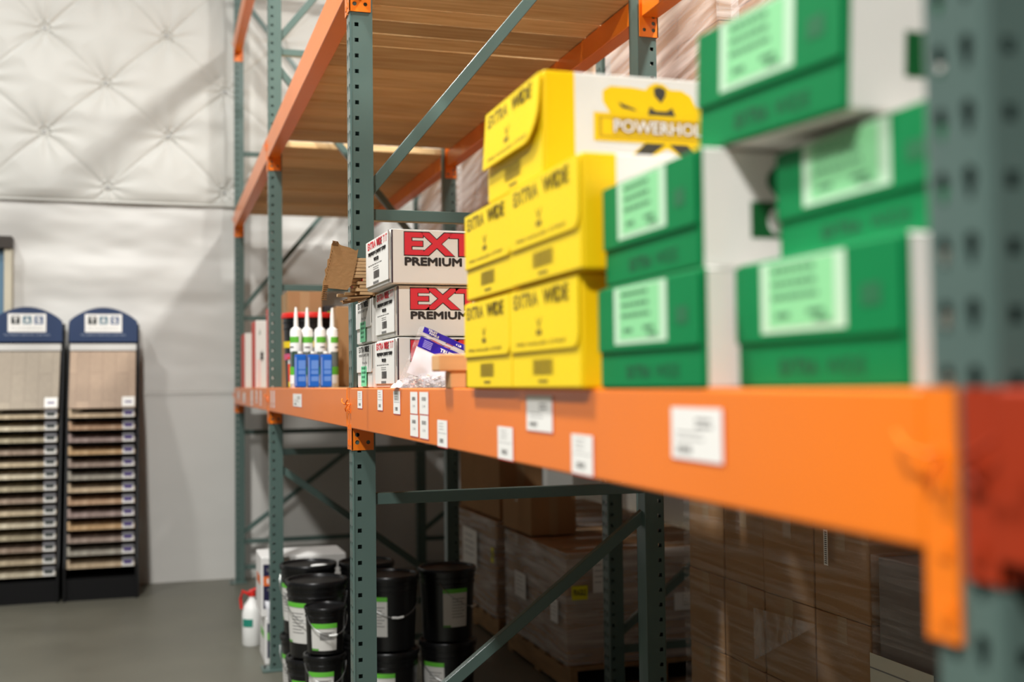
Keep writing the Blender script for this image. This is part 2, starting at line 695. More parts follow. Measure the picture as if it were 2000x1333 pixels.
def frame(y, label, pattern, xf=X0, depth=D, n=96, z0=.01):
    t = thing('rack_upright_frame', label, 'rack frame', (xf, y, 0), 0, None)
    post(t, 0, 0, z0, n)
    post(t, depth, 0, z0, n, flip=True)
    yc = PW / 2
    a, b = PD - .02, depth - PD + .02
    for z in HZ:
        brace(t, 'horizontal_brace', a, z, b, z, yc)
    for (za, zb, kind) in ((.325, 1.198, 0), (2.115, 3.45, 0), (3.45, 4.83, 1)):
        up_ = (kind == 0) == (pattern == 0)
        lo, hi = za + .065, zb - .085
        brace(t, 'diagonal_brace', a, lo if up_ else hi, b, hi if up_ else lo, yc, h=.038, w=.03)
    for x in (0, depth):
        mb = MB()
        sx = -1 if x == 0 else 1
        mb.box(x - .045 if x == 0 else x - PD - .02, x + PD + .02 if x == 0 else x + .045, -.03, PW + .03, 0, .01, GREEN)
        mb.tube([(x + sx * .028, .038, .008), (x + sx * .028, .038, .03)], .008, STEEL)
        mb.build('foot_plate', t, bevel=.002)
    return t


Y1, Y2, Y3, Y4 = 9.276, 6.368, 3.577, .688
frame(Y1, 'green-grey perforated rack frame standing against the white wall', 0)
frame(Y2, 'green-grey perforated rack frame with the white cartons at its foot, second from wall', 1)
frame(Y3, 'green-grey perforated rack frame in sharp focus beside the torn cardboard box', 0)
frame(Y4, 'nearest green-grey rack frame, large and blurred at the right edge', 1)
X2 = 1.985
frame(4.87, 'rack frame of the back row with stretch-wrapped pallets beside it, nearer one', 0, X2, 1.07)
frame(8.9, 'rack frame of the back row standing near the wall', 0, X2, 1.07)
frame(.95, 'rack frame of the back row, behind the dark wrapped pallet', 0, X2, 1.07)

BH, BW = .128, .066


def connector(parent, y, side, ztop, mirror, xf, H=.198, ORANGE=None):
    """L shaped end plate. side=-1: beam runs toward -y from the post"""
    ORANGE = ORANGE or globals()['ORANGE']
    mb = MB()
    T = .004
    zc = ztop - H
    yy0 = y if side < 0 else y + PW     # outer side face of post
    s = -1 if mirror else 1
    def X(v):
        return xf + s * v
    # front plate
    ya, yb = (yy0 - T, yy0 + .033) if side < 0 else (yy0 + T, yy0 - .033)
    mb.box(min(X(-T), X(0)), max(X(-T), X(0)), min(ya, yb), max(ya, yb), zc, ztop, ORANGE)
    # hook bumps
    for k in range(int(H / ZP)):
        zz = zc + .022 + k * ZP
        mb.box(min(X(-T - .002), X(-T)), max(X(-T - .002), X(-T)), min(yy0 - side * .012, yy0 - side * .026), max(yy0 - side * .012, yy0 - side * .026), zz - .008, zz + .008, ORANGE)
    # side plate with holes, made as two skins with rims
    for q in (0, 1):
        yf = yy0 + side * (T if q == 0 else .0005)
        rows = [.012, .024, .024, .024, H - .084]
        def hole(c, r_):
            if c == 0 and r_ in (1, 3):
                return circ(.0072)
            if c == 0 and r_ == 2:
                return circ(.0072)
            if c == 1 and r_ == 1:
                return circ(.0065)
            return None
        perf(mb, (X(-T), yf, zc), (s, 0, 0), (0, 0, 1), [.036, .034], rows, hole, ORANGE)
    # rims
    mb.box(min(X(-T), X(.066)), max(X(-T), X(.066)), min(yy0, yy0 + side * T), max(yy0, yy0 + side * T), zc - .001, zc, ORANGE)
    mb.box(min(X(.066), X(.0665)), max(X(.066), X(.0665)), min(yy0, yy0 + side * T), max(yy0, yy0 + side * T), zc, ztop, ORANGE)
    return mb.build('end_connector', parent)


def beam(ya, yb, ztop, label, mirror=False, xf=X0, labels=(), group=None, pins=True, paint=None, ch=.198):
    ORANGE = paint or globals()['ORANGE']
    """ya<yb post ys; spans from ya+PW to yb"""
    t = thing('rack_beam', label, 'rack beam', (0, 0, 0), 0, group)
    s = -1 if mirror else 1
    pr = [(-.006, 0), (.032, 0), (.032, -.041), (.058, -.041), (.058, -BH), (-.006, -BH)]
    mb = MB()
    mb.prism([(xf + s * a, ztop + b) for a, b in pr], 'y', ya + PW + .004, yb - .004, ORANGE)
    mb.build('beam_body', t, bevel=.004, seg=3)
    connector(t, ya, 1, ztop + .001, mirror, xf, ch, ORANGE)
    connector(t, yb, -1, ztop + .001, mirror, xf, ch, ORANGE)
    if pins:
        for yy, sd in ((ya + PW, 1), (yb, -1)):
            mb = MB()
            x = xf - s * .006
            mb.tube([(x, yy - sd * .018, ztop - .05), (x - s * .012, yy - sd * .018, ztop - .052), (x - s * .016, yy + sd * .004, ztop - .045),
                     (x - s * .012, yy + sd * .02, ztop - .035)], .0022, ORANGE)
            mb.tube([(x, yy - sd * .018, ztop - .052), (x - s * .008, yy - sd * .012, ztop - .068), (x - s * .004, yy - sd * .006, ztop - .075)], .0022, ORANGE)
            mb.build('safety_pin', t, smooth=True)
    for i, (y1, y0, z0, z1, style) in enumerate(labels):
        mb = MB()
        xl = xf - .0066
        w, h = y1 - y0, z1 - z0
        mb.box(xl - .0006, xl, y0, y1, z0, z1, PAPER)
        mb.box(xl - .0003, xl + .0001, y0 - .003, y1, z0 - .002, z1, mat('red_label_edge', (214, 70, 60), .6))
        mb.frame((xl - .0007, y1, z0), (0, -1, 0), (0, 0, 1))
        if style == 0:
            mb.lines(w * .2, h * .86, w * .5, 3, h * .11, h * .025, GREY_INK, seed=i)
            mb.rect(w * .1, h * .5, w * .9, h * .515, GREY_INK)
            mb.barcode(w * .25, h * .14, w * .4, h * .16, INK, n=7, seed=i)
        elif style == 1:
            mb.barcode(w * .25, h * .6, w * .5, h * .17, INK, n=8, seed=i)
            mb.text('1/4', w * .35, h * .28, w * .3, h * .14, GREY_INK)
        else:
            mb.lines(w * .5, h * .74, w * .35, 2, h * .12, h * .05, INK, seed=i)
            mb.lines(w * .12, h * .5, w * .6, 2, h * .12, h * .03, GREY_INK, seed=i)
            mb.barcode(w * .12, h * .12, w * .3, h * .14, INK, n=8, seed=i)
        mb.build('price_label', t)
    return t


ZB, ZU, ZT = 1.555, 2.967, 4.395
LAB = [(3.441, 3.359, 1.494, 1.546, 0), (3.112, 3.037, 1.494, 1.550, 0), (2.89, 2.805, 1.489, 1.547, 0),
       (2.684, 2.605, 1.494, 1.546, 1), (2.583, 2.494, 1.495, 1.546, 1), (2.686, 2.60, 1.440, 1.491, 1), (2.58, 2.496, 1.439, 1.492, 1),
       (2.408, 2.321, 1.429, 1.486, 0), (1.948, 1.859, 1.43, 1.487, 0), (1.78, 1.653, 1.486, 1.543, 2), (1.569, 1.484, 1.431, 1.488, 0),
       (1.227, 1.101, 1.473, 1.533, 2)]
beam(Y3, Y2, ZB, 'orange shelf beam holding the caulk tubes, one price label on it',
     labels=[(5.17, 4.85, 1.473, 1.529, 2), (6.22, 6.16, 1.45, 1.54, 0), (6.08, 6.02, 1.45, 1.54, 0)])
beam(Y2, Y1, ZB, 'orange shelf beam nearest the wall, holding the red and white cartons',
     labels=[(8.9, 8.7, 1.47, 1.53, 0), (8.3, 8.1, 1.45, 1.52, 0), (7.6, 7.45, 1.44, 1.54, 0), (7.2, 7.1, 1.46, 1.54, 0), (6.9, 6.82, 1.45, 1.54, 0)])
beam(Y4, Y3, ZB, 'long orange shelf beam with a row of white price labels, under yellow cartons', labels=LAB)
beam(-2.2, Y4, ZB, 'orange shelf beam end, colour darkened for shade, at the right edge nearest the camera',
     paint=mat('shade_darkened_orange', (150, 42, 4), .6, spec=.3), ch=.145)  # orange darkened and reddened in place of the shade on this beam
for (a, b, w) in ((Y1, Y2, 'bay by the wall'), (Y2, Y3, 'middle bay'), (Y3, Y4, 'near bay')):
    beam(b, a, ZB, 'rear orange shelf beam of the lower level, %s' % w, mirror=True, xf=X0 + D, pins=False)
    beam(b, a, ZU, 'rear orange beam of the upper level, %s' % w, mirror=True, xf=X0 + D, pins=False)
beam(Y3, Y2, ZU, 'long orange front beam under the wooden deck, middle bay')
beam(Y2, Y1, ZU, 'orange front beam under the wooden deck, bay by the wall')
beam(-2.2, Y4, ZU, 'unseen orange upper front beam added under the shading boards, nearest the camera')  # this pair is out of view, added to carry the shading boards
beam(-2.2, Y4, ZU, 'unseen orange upper rear beam added under the shading boards, nearest the camera', mirror=True, xf=X0 + D, pins=False)
beam(Y4, Y3, ZU, 'orange upper front beam of the near bay, its connector atop the focused post')
beam(Y2, Y1, ZT, 'topmost orange beam high by the wall')
beam(Y3, Y2, ZT, 'topmost orange beam of the middle bay, above the frame edge')
beam(Y2, Y1, ZT, 'topmost rear orange beam high by the wall', mirror=True, xf=X0 + D, pins=False)
for (a, b, w) in ((.95, 4.87, 'behind the cartons'), (4.87, 8.9, 'nearer the wall')):
    beam(a, b, ZB + .02, 'orange beam of the back rack row carrying wrapped pallets, %s' % w, xf=X2, pins=False)
    beam(a, b, ZB + .02, 'rear orange beam of the back rack row, %s' % w, mirror=True, xf=X2 + 1.07, pins=False)

# shelf panels on the lower level (steps), boards on the upper level
PLY = mat('plywood', (190, 150, 104), .8, var=.15, vscale=4, stretch=(1, 6, 6))
for (a, b, w) in ((Y2, Y1, 'carrying the red and white cartons'), (Y3, Y2, 'carrying the caulk tubes'), (Y4, Y3, 'carrying the carpet strip cartons')):
    mb = MB()
    mb.box(X0 + .034, X0 + D - .034, a + PW + .01, b - .01, ZB - .0405, ZB - .001, PLY)
    tag(mb.build('shelf_panel', bevel=.002), 'plywood shelf panel lying between orange beams, %s' % w, 'shelf panel')
mb = MB()
BL = D - .074
mb.box(0, BL, -.0725, .0725, 0, .038, PINE)
board0 = mb.build('deck_board', bevel=.006)
tag(board0, 'pine deck board laid across the orange upper beams', 'board', 'pine deck boards on the upper beams')
first = True


def boards(ya, yb, gaps=()):
    global first
    y = ya
    while y < yb - .15:
        w = .145 + rnd.choice((.006, .009, .015))
        yc = y + w / 2
        y += w
        if any(abs(yc - g) < .075 for g in gaps):
            continue
        if first:
            o = board0
            first = False
        else:
            o = board0.copy()
            COL.objects.link(o)
        o.location = (X0 + .037, yc, ZU - .0405 + rnd.uniform(0, .006))
        o.rotation_euler.z = rnd.uniform(-.004, .004)


boards(Y3 + PW + .02, Y2 - .02)
boards(Y4 + PW + .02, Y3 - .02)  # unseen deck over the near bay, added to shade what lies below
boards(-2.1, Y4 - .02)  # more unseen boards toward the camera, added for their shade
boards(Y2 + PW + .03, Y1 - .01)


# ------------------------------------------------------------ cartons on the shelf
def carton(name, label, x, y0, y1, z, H, L, kind, rot=0, top_open=False, tilt=0, group=None, sticker=None, loc=None, cat='carton'):
    """end face looks to -x (the aisle). local: x 0..L, y 0..W (near to far), z 0..H"""
    W = y1 - y0
    t = thing(name, label, cat, loc or (x, y0, z), rot, group)
    if tilt:
        t.rotation_euler.x = tilt
    endm = {'yellow': YELLOWC, 'green': GREENC, 'red': WHITEC, 'white': WHITEC}[kind]
    sidem = WHITEC
    mb = MB()
    cut = {'yellow': .052, 'green': .004, 'red': .004, 'white': .004}[kind]
    band = {'yellow': YELLOWD, 'green': GREENC, 'red': sidem, 'white': sidem}[kind]
    # body: ring of faces with one cut near the end
    nx = [0, cut, L]
    vs = [(xx, yy, zz) for xx in nx for yy in (0, W) for zz in (0, H)]
    mb.add(vs, [(0, 1, 3, 2)], endm)
    mb.add(vs, [(8, 10, 11, 9)], sidem)
    for k, m in ((0, band), (1, sidem)):
        a = k * 4
        mb.add(vs, [(a, a + 4, a + 5, a + 1), (a + 2, a + 3, a + 7, a + 6), (a, a + 2, a + 6, a + 4), (a + 1, a + 5, a + 7, a + 3)], m)
    mb.build('carton_body', t, bevel=.0045, seg=2)
    # flaps on the end
    zf = H * .36
    T = .0028
    ft = {'yellow': (.0, 0), 'green': (0, 0), 'red': (0, 0), 'white': (0, 0)}[kind]
    g = .003
    mb = MB()
    mb.box(-T * .6, -.0002, g, W - g, .003, zf + .01, endm)
    mb.build('lower_flap', t, bevel=.0012)
    full = kind == 'red'
    zz = .012 if full else zf
    rr = (.06 if top_open else .02) if kind == 'yellow' else .004
    pts = [(g, H - .004), (W - g, H - .004), (W - g, zz), (g + rr, zz)]
    for k in range(1, 5):
        a = R(270 - 90 * k / 5)
        pts.append((g + rr + rr * math.cos(a), zz + rr + rr * math.sin(a)))
    pts.append((g, zz + rr))
    mb = MB()
    mb.prism(pts, 'x', -T * 1.9, -T * .62, endm)
    fl = mb.build('upper_flap', t, bevel=.0008)
    if top_open:
        fl.location = (0, 0, H)
        for v in fl.data.vertices:
            v.co.z -= H
        fl.rotation_euler.y = R(top_open)
    up_print = None
    # print on the end. frame right = toward -y from the viewer's left
    mb = MB()
    e = -T * 1.9 - .0005
    mb.frame((e, W, 0), (0, -1, 0), (0, 0, 1))
    if kind == 'yellow':
        mb.text('EXTRA', W * .08, H * .79, W * .38, H * .14, INKY, bold=.02)
        mb.text('WIDE', W * .54, H * .79, W * .34, H * .14, INKY, bold=.012)
        # crossed-flags emblem
        cx, cy, q = W * .47, H * .6, H * .085
        mb.poly([(cx - q, cy + q), (cx - q * .4, cy + q * .6), (cx, cy + q * .1), (cx, cy - q * .4)], INKY)
        mb.poly([(cx + q, cy + q), (cx, cy - q * .4), (cx, cy + q * .1), (cx + q * .4, cy + q * .6)], INKY)
        mb.rect(cx - q * .9, cy - q * 1.1, cx - q * .1, cy - q * .5, INKY)
        mb.rect(cx + q * .1, cy - q * 1.1, cx + q * .9, cy - q * .5, INKY)
        mb.text('PRE NAILED STRIP', W * .12, H * .415, W * .72, H * .035, INKY, bold=.01)
        up_print = mb; mb = MB()
        mb.frame((-T * .6 - .0005, W, 0), (0, -1, 0), (0, 0, 1))
        mb.barcode(W * .34, H * .13, W * .3, H * .15, INKY, n=14, seed=4)
        mb.rect(W * .42, H * .06, W * .56, H * .085, INKY)
    elif kind == 'green':
        mb.rect(W * .2, H * .42, W * .72, H * .96, mat('label_white_margin', (196, 226, 196), .6))
        mb.rect(W * .25, H * .46, W * .66, H * .945, PALEGREEN, .0002)
        for k in range(3):
            mb.lines(W * .28, H * (.87 - k * .1), W * .36, 1, .01, H * .035, INKP, .0006, seed=k * 3 + 1)
        mb.rect(W * .3, H * .53, W * .39, H * .565, INKP, .0006)
        mb.rect(W * .5, H * .54, W * .6, H * .575, INKP, .0006)
        mb.rect(W * .54, H * .48, W * .63, H * .51, INKP, .0006)
        mb.rect(W * .8, H * .55, W * .9, H * .7, mat('faint_green_mark', (24, 104, 62), .6))
        up_print = mb; mb = MB()
        mb.frame((-T * .6 - .0005, W, 0), (0, -1, 0), (0, 0, 1))
        mb.text('EXTRA', W * .3, H * .1, W * .24, H * .12, INKG, bold=.02)
        mb.text('WIDE', W * .58, H * .1, W * .22, H * .12, INKG)
    elif kind == 'red':
        mb.text('EXTRA', W * .1, H * .8, W * .36, H * .14, RED, bold=.04)
        mb.text('WIDE', W * .5, H * .8, W * .22, H * .14, RED, bold=.02)
        mb.text('T1T', W * .76, H * .8, W * .17, H * .14, RED, bold=.01)
        mb.text('PREMIUM CARPET STRIP', W * .14, H * .67, W * .74, H * .07, INK, bold=.01)
        mb.text('WOOD', W * .38, H * .54, W * .2, H * .07, INK, bold=.02)
        mb.lines(W * .12, H * .475, W * .76, 1, .01, H * .016, GREY_INK)
        mb.lines(W * .34, H * .42, W * .3, 2, H * .04, H * .013, GREY_INK)
        mb.barcode(W * .36, H * .2, W * .24, H * .15, INK, n=13, seed=8)
        mb.lines(W * .34, H * .1, W * .3, 1, .01, H * .05, GREY_INK)
        mb.rect(W - .006, H * .02, W - .0008, H * .985, mat('dark_carton_edge', (48, 26, 40), .8))
    elif kind == 'white':
        mb.text('EXTRA', W * .18, H * .82, W * .36, H * .13, INK, bold=.02)
        mb.text('WIDE', W * .58, H * .82, W * .28, H * .13, INK, bold=.02)
        mb.text('PREMIUM CARPET STRIP', W * .18, H * .72, W * .66, H * .06, INK)
        mb.text('Wood Nail', W * .4, H * .55, W * .32, H * .06, GREY_INK)
    mb.build('printed_lettering', t)
    if up_print:
        o = up_print.build('flap_print', t)
        if top_open:
            o.location = (0, 0, H)
            for v in o.data.vertices:
                v.co.z -= H
            o.rotation_euler.y = R(top_open)
    if kind == 'white':
        mb = MB()
        mb.frame((e - .0006, W, 0), (0, -1, 0), (0, 0, 1))
        mb.rect(W * .34, H * .04, W * .7, H * .5, MINT)
        mb.lines(W * .38, H * .43, W * .28, 4, H * .1, H * .05, mat('mint_ink', (60, 140, 100), .6), .0002, seed=5)
        s_ = mb.build('mint_sticker', t)
        s_['label'] = 'mint green sticker'
    # print on the long side facing -y
    mb = MB()
    mb.frame((0, -.0006, 0), (1, 0, 0), (0, 0, 1))
    if kind == 'yellow':
        logo(mb, .075, H)
    elif kind == 'green':
        mb.rect(.064, H * .25, .15, H * .56, mat('deep_green_panel', (0, 82, 34), .5))
        mb.poly([(.1 + .014 * math.cos(R(a)), H * .4 + .016 * math.sin(R(a))) for a in range(0, 360, 30)], PAPER, .0003)
        mb.poly([(.135 + .05 * math.cos(R(a)), H * .74 + .026 * math.sin(R(a))) for a in range(0, 360, 24)], mat('mid_green_disc', (16, 110, 60), .5))
        mb.rect(.2, H * .3, L - .1, H * .42, mat('deep_green_panel', (0, 82, 34), .5))
    elif kind == 'red':
        mb.text('EXTRA', .0345, H * .51, .338, H * .455, INK, bold=.062)
        mb.text('EXTRA', .0363, H * .528, .3344, H * .419, RED, bold=.04, lift=.0012)
        mb.text('WIDE', .41, H * .52, .24, H * .43, INK, bold=.05)
        mb.text('WIDE', .41, H * .53, .24, H * .41, RED, bold=.03, lift=.0012)
        mb.text('PREMIUM CARPET STRIP', .038, H * .34, .41, H * .14, INK, bold=.075)
        mb.rect(.0008, H * .01, .005, H * .985, mat('dark_carton_edge', (48, 26, 40), .8))
    else:
        mb.text('EXTRA WIDE', .03, H * .5, .3, H * .3, INK, bold=.03)
    mb.build('side_print', t)
    return t


def logo(mb, x, H):
    """yellow and black figure emblem behind a banner; k = carton height"""
    k = H
    def p(a, b):
        return (x + .008 + a * k * .98, (.12 + .85 * b) * k)
    banner = [p(0, .27), p(1.5, .27), p(1.5, .59), p(0, .59)]
    mb.poly([p(.17, .6), p(.1, .72), p(.1, .84), p(.18, .9), p(.4, .9), p(.56, .88), p(.58, .92), p(.66, .97), p(.75, .96), p(.82, .9), p(.95, .9), p(1.05, .84),
             p(1.1, .72), p(1.25, .66), p(1.5, .64), p(1.5, .5), p(.2, .5)], LOGO_Y)
    mb.poly([p(.26, .72), p(.44, .65), p(.45, .63), p(.3, .66)], LOGO_D, .0008)
    mb.poly([p(.64, .9), p(.7, .93), p(.77, .9), p(.77, .83), p(.72, .74), p(.65, .82)], LOGO_D, .0008)
    mb.poly([p(.6, .69), p(.57, .58), p(.88, .58), p(.84, .69), p(.78, .645), p(.66, .645)], LOGO_D, .0008)
    mb.poly([p(.33, .06), p(.55, .28), p(1.15, .28), p(1.3, .04), p(1.1, .04), p(.78, .22), p(.52, .05)], LOGO_Y, .0002)
    mb.poly([p(.38, .075), p(.54, .075), p(.76, .27), p(.55, .27)], LOGO_D, .0009)
    mb.poly([p(.8, .27), p(1.0, .27), p(1.2, .03), p(1.05, .03)], LOGO_D, .0009)
    mb.poly(banner, LOGO_Y, .0013)
    mb.poly([p(.05, .31), p(1.45, .31), p(1.45, .55), p(.05, .55)], LOGO_O, .0018)
    mb.poly([p(.08, .335), p(.22, .335), p(.22, .525), p(.08, .525)], LOGO_Y, .0024)
    mb.poly([p(.22, .34), p(1.42, .34), p(1.42, .36), p(.22, .36)], LOGO_Y, .0024)
    mb.text('POWERHOLD', p(.2, 0)[0], .428 * k, 1.06 * k, .135 * k, mat('logo_maroon_shadow', (150, 96, 80), .6), bold=.02, lift=.003)
    mb.text('POWERHOLD', p(.205, 0)[0], .436 * k, 1.048 * k, .12 * k, PAPER, bold=.015, lift=.0045)


SH = ZB - .0005
HY = .165
carton('yellow_carton', 'yellow carton on the beam behind its twin, bottom left of the yellow stack', .572, 1.815, 2.112, SH, HY, 1.1, 'yellow')
carton('yellow_carton', 'yellow carton on the beam, bottom right of the yellow stack beside green', .570, 1.484, 1.809, SH, HY, 1.1, 'yellow')
carton('yellow_carton', 'yellow carton in the middle tier, left of the yellow stack', .566, 1.785, 2.080, SH + HY + .001, HY, 1.1, 'yellow')
carton('yellow_carton', 'yellow carton in the middle tier, right of the yellow stack, under the logo carton', .562, 1.456, 1.779, SH + HY + .001, HY, 1.1, 'yellow')
carton('yellow_carton', 'topmost yellow carton with loose flap and figure logo on its white side', .571, 1.640, 1.945, SH + 2 * HY + .002, HY, 1.1, 'yellow', top_open=4)
HG = .138
carton('green_carton', 'green-ended white carton on the beam, beside the yellow stack', .585, 1.14, 1.45, SH, HG, 1.05, 'green')
carton('green_carton', 'largest green-ended carton on the beam, nearest the upright post', .622, .83, 1.13, SH, HG, 1.02, 'green')
carton('green_carton', 'green-ended carton in the middle tier leaning near the yellow stack', .590, 1.155, 1.44, SH + HG + .001, HG, 1.05, 'green')
carton('green_carton', 'green-ended carton in the middle tier, set back beside the post', .650, .80, 1.085, SH + HG + .001, HG - .019, 1.0, 'green')
carton('green_carton', 'topmost green-ended white carton, high in the green stack', .620, .912, 1.215, SH + 2 * HG - .0125, HG + .004, 1.02, 'green', tilt=R(3.6))
HW = .134
carton('white_carton', 'white carton with red lettering on the beam, lowest of three, behind the nail bag', .600, 2.918, 3.209, SH, HW, 1.02, 'red')
carton('white_carton', 'white carton with red lettering, middle of the three stacked', .602, 2.925, 3.205, SH + HW + .004, HW, 1.02, 'red')
carton('white_carton', 'crumpled white carton with red lettering, topmost of the three stacked', .583, 2.905, 3.205, SH + 2 * HW + .007, HW + .01, 1.0, 'red', rot=R(1.5))
carton('white_carton', 'white carton with black lettering and mint sticker, on the beam beside the post', .600, 3.262, 3.52, SH, HW - .002, .9, 'white')
carton('white_carton', 'white carton with black lettering and mint sticker, upper one under the torn box', .597, 3.258, 3.515, SH + HW, HW - .002, .9, 'white')

# ------------------------------------------------------------ torn brown box of wooden strips
TZ = SH + 2 * HW
t = thing('torn_cardboard_box', 'torn open brown cardboard box spilling wooden strips, beside the focused post', 'box', (.6, 3.24, TZ))
mb = MB()
mb.box(0, .9, 0, .004, 0, .125, KRAFT)
mb.box(0, .9, .271, .275, 0, .125, KRAFT)
mb.box(0, .9, .004, .271, 0, .004, KRAFT)
mb.box(.2, .9, .004, .271, .121, .125, KRAFT)
mb.box(.896, .9, .004, .271, .004, .121, KRAFT)
mb.build('box_body', t, bevel=.001)
# hanging flap, corrugated, torn edges; plane faces the camera
fl = [(-.115, .160), (-.109, .155), (-.103, .158), (-.098, .149), (-.091, .146), (-.07, .141), (-.051, .132), (-.044, .137), (-.052, .09), (-.065, .032), (-.077, .017), (-.105, .020),
      (-.133, .022), (-.139, .014), (-.143, 0), (-.147, -.014), (-.153, -.01), (-.1525, .002), (-.148, .02), (-.1465, .04), (-.139, .06), (-.141, .075), (-.134, .085), (-.133, .105), (-.128, .108), (-.124, .13), (-.121, .15)]
mb = MB()
mb.prism([(a, b) for a, b in fl], 'y', .0, .005, mat('brown_flap_cardboard', (158, 118, 74), .9, var=.1, vscale=20, bump=.1, bscale=80))
# exposed corrugation along the torn edges
for k in range(9):
    zz = -.012 + k * .0052
    mb.tube([(-.151 + k * .0008, -.0015, zz), (-.137 + k * .0006, -.0015, zz + .0006)], .0016, KRAFT_D, 6)
for k in range(4):
    mb.tube([(-.119, -.0015, .148 + k * .0035), (-.103, -.0015, .146 + k * .0035)], .0014, KRAFT_D, 6)
for k in range(10):
    mb.box(-.140 + k * .0022, -.1385 + k * .0022, -.001, .0, .045 + k * .009, .050 + k * .009, KRAFT_D)
f = mb.build('torn_flap', t)
f.location = (0, .005, 0)
f.rotation_euler.z = R(-3)
mb = MB()
for k in range(7):
    y = .02 + k * .022
    mb.add([(-.075 + .004 * (k % 2), y, -.008 - .004 * (k % 3)), (-.008, y, -.002), (-.008, y + .022, -.002), (-.06 - .01 * (k % 2), y + .022, -.006 - .003 * (k % 2)),
            (-.075 + .004 * (k % 2), y, -.003 - .004 * (k % 3)), (-.008, y, .003), (-.008, y + .022, .003), (-.06 - .01 * (k % 2), y + .022, -.001 - .003 * (k % 2))],
           [(0, 1, 2, 3), (4, 7, 6, 5), (0, 4, 5, 1), (1, 5, 6, 2), (2, 6, 7, 3), (3, 7, 4, 0)], KRAFT)
mb.build('bent_bottom_flap', t)
mb = MB()
mb.box(0, .86, -.0115, .0115, 0, .0085, STRIPW)
strip0 = mb.build('wooden_strip', bevel=.0006)
sg = 'wooden strips sticking out of the torn box'
tag(strip0, 'raw wooden carpet strip sticking out of the torn brown box', 'wooden strip', sg)
mb = MB()
mb.box(-.0008, .0, -.0105, .0105, .001, .0075, RED)
redend0 = mb.build('red_painted_end', strip0)
redend0['label'] = 'red painted end'
# plain variant
mb = MB()
mb.box(0, .86, -.0115, .0115, 0, .0085, STRIPW)
strip1 = mb.build('wooden_strip', bevel=.0006)
tag(strip1, 'raw wooden carpet strip sticking out of the torn brown box', 'wooden strip', sg)
u0_, u1_ = True, True
for row in range(11):
    for c in range(4):
        x = .526 + rnd.uniform(-.022, .03) + (.012 if c == 0 else 0) + .004 * (row % 3)
        y = 3.268 + c * .0265 + rnd.uniform(-.001, .001)
        z = TZ + .0045 + row * .0098 + rnd.uniform(0, .0008)
        red = (row * 3 + c) % 5 == 2
        src = strip0 if red else strip1
        if red and u0_:
            o = src
            u0_ = False
        elif not red and u1_:
            o = src
            u1_ = False
        else:
            o = dup(src)
        o.location = (x, y, z)

# ------------------------------------------------------------ bag of nails
t = thing('nail_bag', 'clear plastic bag of nails with violet header, leaning on white cartons', 'bag', (.64, 2.84, SH))
mb = MB()
# pouch: closed lumpy bag lying on the shelf
NU, NV = 22, 12
vs, fs = [], []
def pouch(u, v):
    w = .155
    x = -.065 + w * u
    y = -.055 + .10 * v
    hh = .036 * (math.sin(math.pi * min(1, max(0, u * .94 + .03))) ** .6) * (math.sin(math.pi * v) ** .6)
    hh += .006 * noise.noise(Vector((u * 7, v * 6, 2))) * math.sin(math.pi * u) * math.sin(math.pi * v)
    return x, y, max(0.001, hh)
for s_ in (0, 1):
    for j in range(NV + 1):
        for i in range(NU + 1):
            x, y, h = pouch(i / NU, j / NV)
            vs.append((x, y, h if s_ else .0006))
n1 = (NU + 1) * (NV + 1)
for s_ in (0, 1):
    for j in range(NV):
        for i in range(NU):
            a = s_ * n1 + j * (NU + 1) + i
            fs.append((a, a + 1, a + NU + 2, a + NU + 1) if s_ else (a, a + NU + 1, a + NU + 2, a + 1))
mb.add(vs, fs, FILM)
mb.build('bag_pouch', t, smooth=True)
# upper sheet rising to the header, in a plane leaning back
def bagP(a, b, lift=0):
    """a along the bag width (lower-left to lower-right of tilted sheet), b up along it"""
    ux = Vector((math.cos(R(-24)), .0, math.sin(R(-24))))
    uy = Vector((math.sin(R(24)) * .97, .22, math.cos(R(24)) * .97)).normalized()
    n_ = ux.cross(uy)
    bend = .012 * math.sin(b * 26) * (1 - b / .12) + .004 * noise.noise(Vector((a * 30, b * 30, 0)))
    q = Vector((-.037, -.01, .028)) + ux * a + uy * b + n_ * (lift + bend)
    q.z = max(q.z, .003 + lift)
    return q
def sheet(a0, a1, b0, b1, m, lift, mb, na=14, nb=12, taper=0):
    vs, fs = [], []
    for j in range(nb + 1):
        for i in range(na + 1):
            b = b0 + (b1 - b0) * j / nb
            a = a0 + (a1 - a0) * i / na
            if taper:
                a += taper * (1 - j / nb) * (1 if i > na / 2 else -.3)
            vs.append(bagP(a, b, lift))
    for j in range(nb):
        for i in range(na):
            q = j * (na + 1) + i
            fs.append((q, q + 1, q + na + 2, q + na + 1))
    mb.add(vs, fs, m)
mb = MB()
sheet(-.012, .142, -.012, .148, FILM, 0, mb)
mb.build('bag_film', t, smooth=True)
mb = MB()
sheet(-.002, .128, .012, .088, mat('white_bag_print', (232, 232, 240), .35), .001, mb)
mb.build('white_panel', t, smooth=True)
mb = MB()
sheet(.0, .135, .088, .119, PURPLE, .0018, mb)
sheet(.0, .135, .131, .147, PURPLE, .0018, mb)
hd = mb.build('violet_header', t, smooth=True)
hd['label'] = 'violet-blue printed header'
mb = MB()
sheet(-.004, .14, .1225, .1275, mat('zip_strip', (206, 200, 206), .3), .0024, mb, nb=2)
mb.build('zip_strip', t, smooth=True)
mb = MB()
def bagtext(body, a0, b0, w, h, m, bold=.03):
    vs, fs, xa, xb, ya, yb = text2d(body, bold, 1)
    mb.add([bagP(a0 + (x - xa) / (xb - xa) * w, b0 + (y - ya) / (yb - ya) * h, .0034) for x, y in vs], fs, m)
bagtext('TRUST', .012, .139, .026, .006, PAPER)
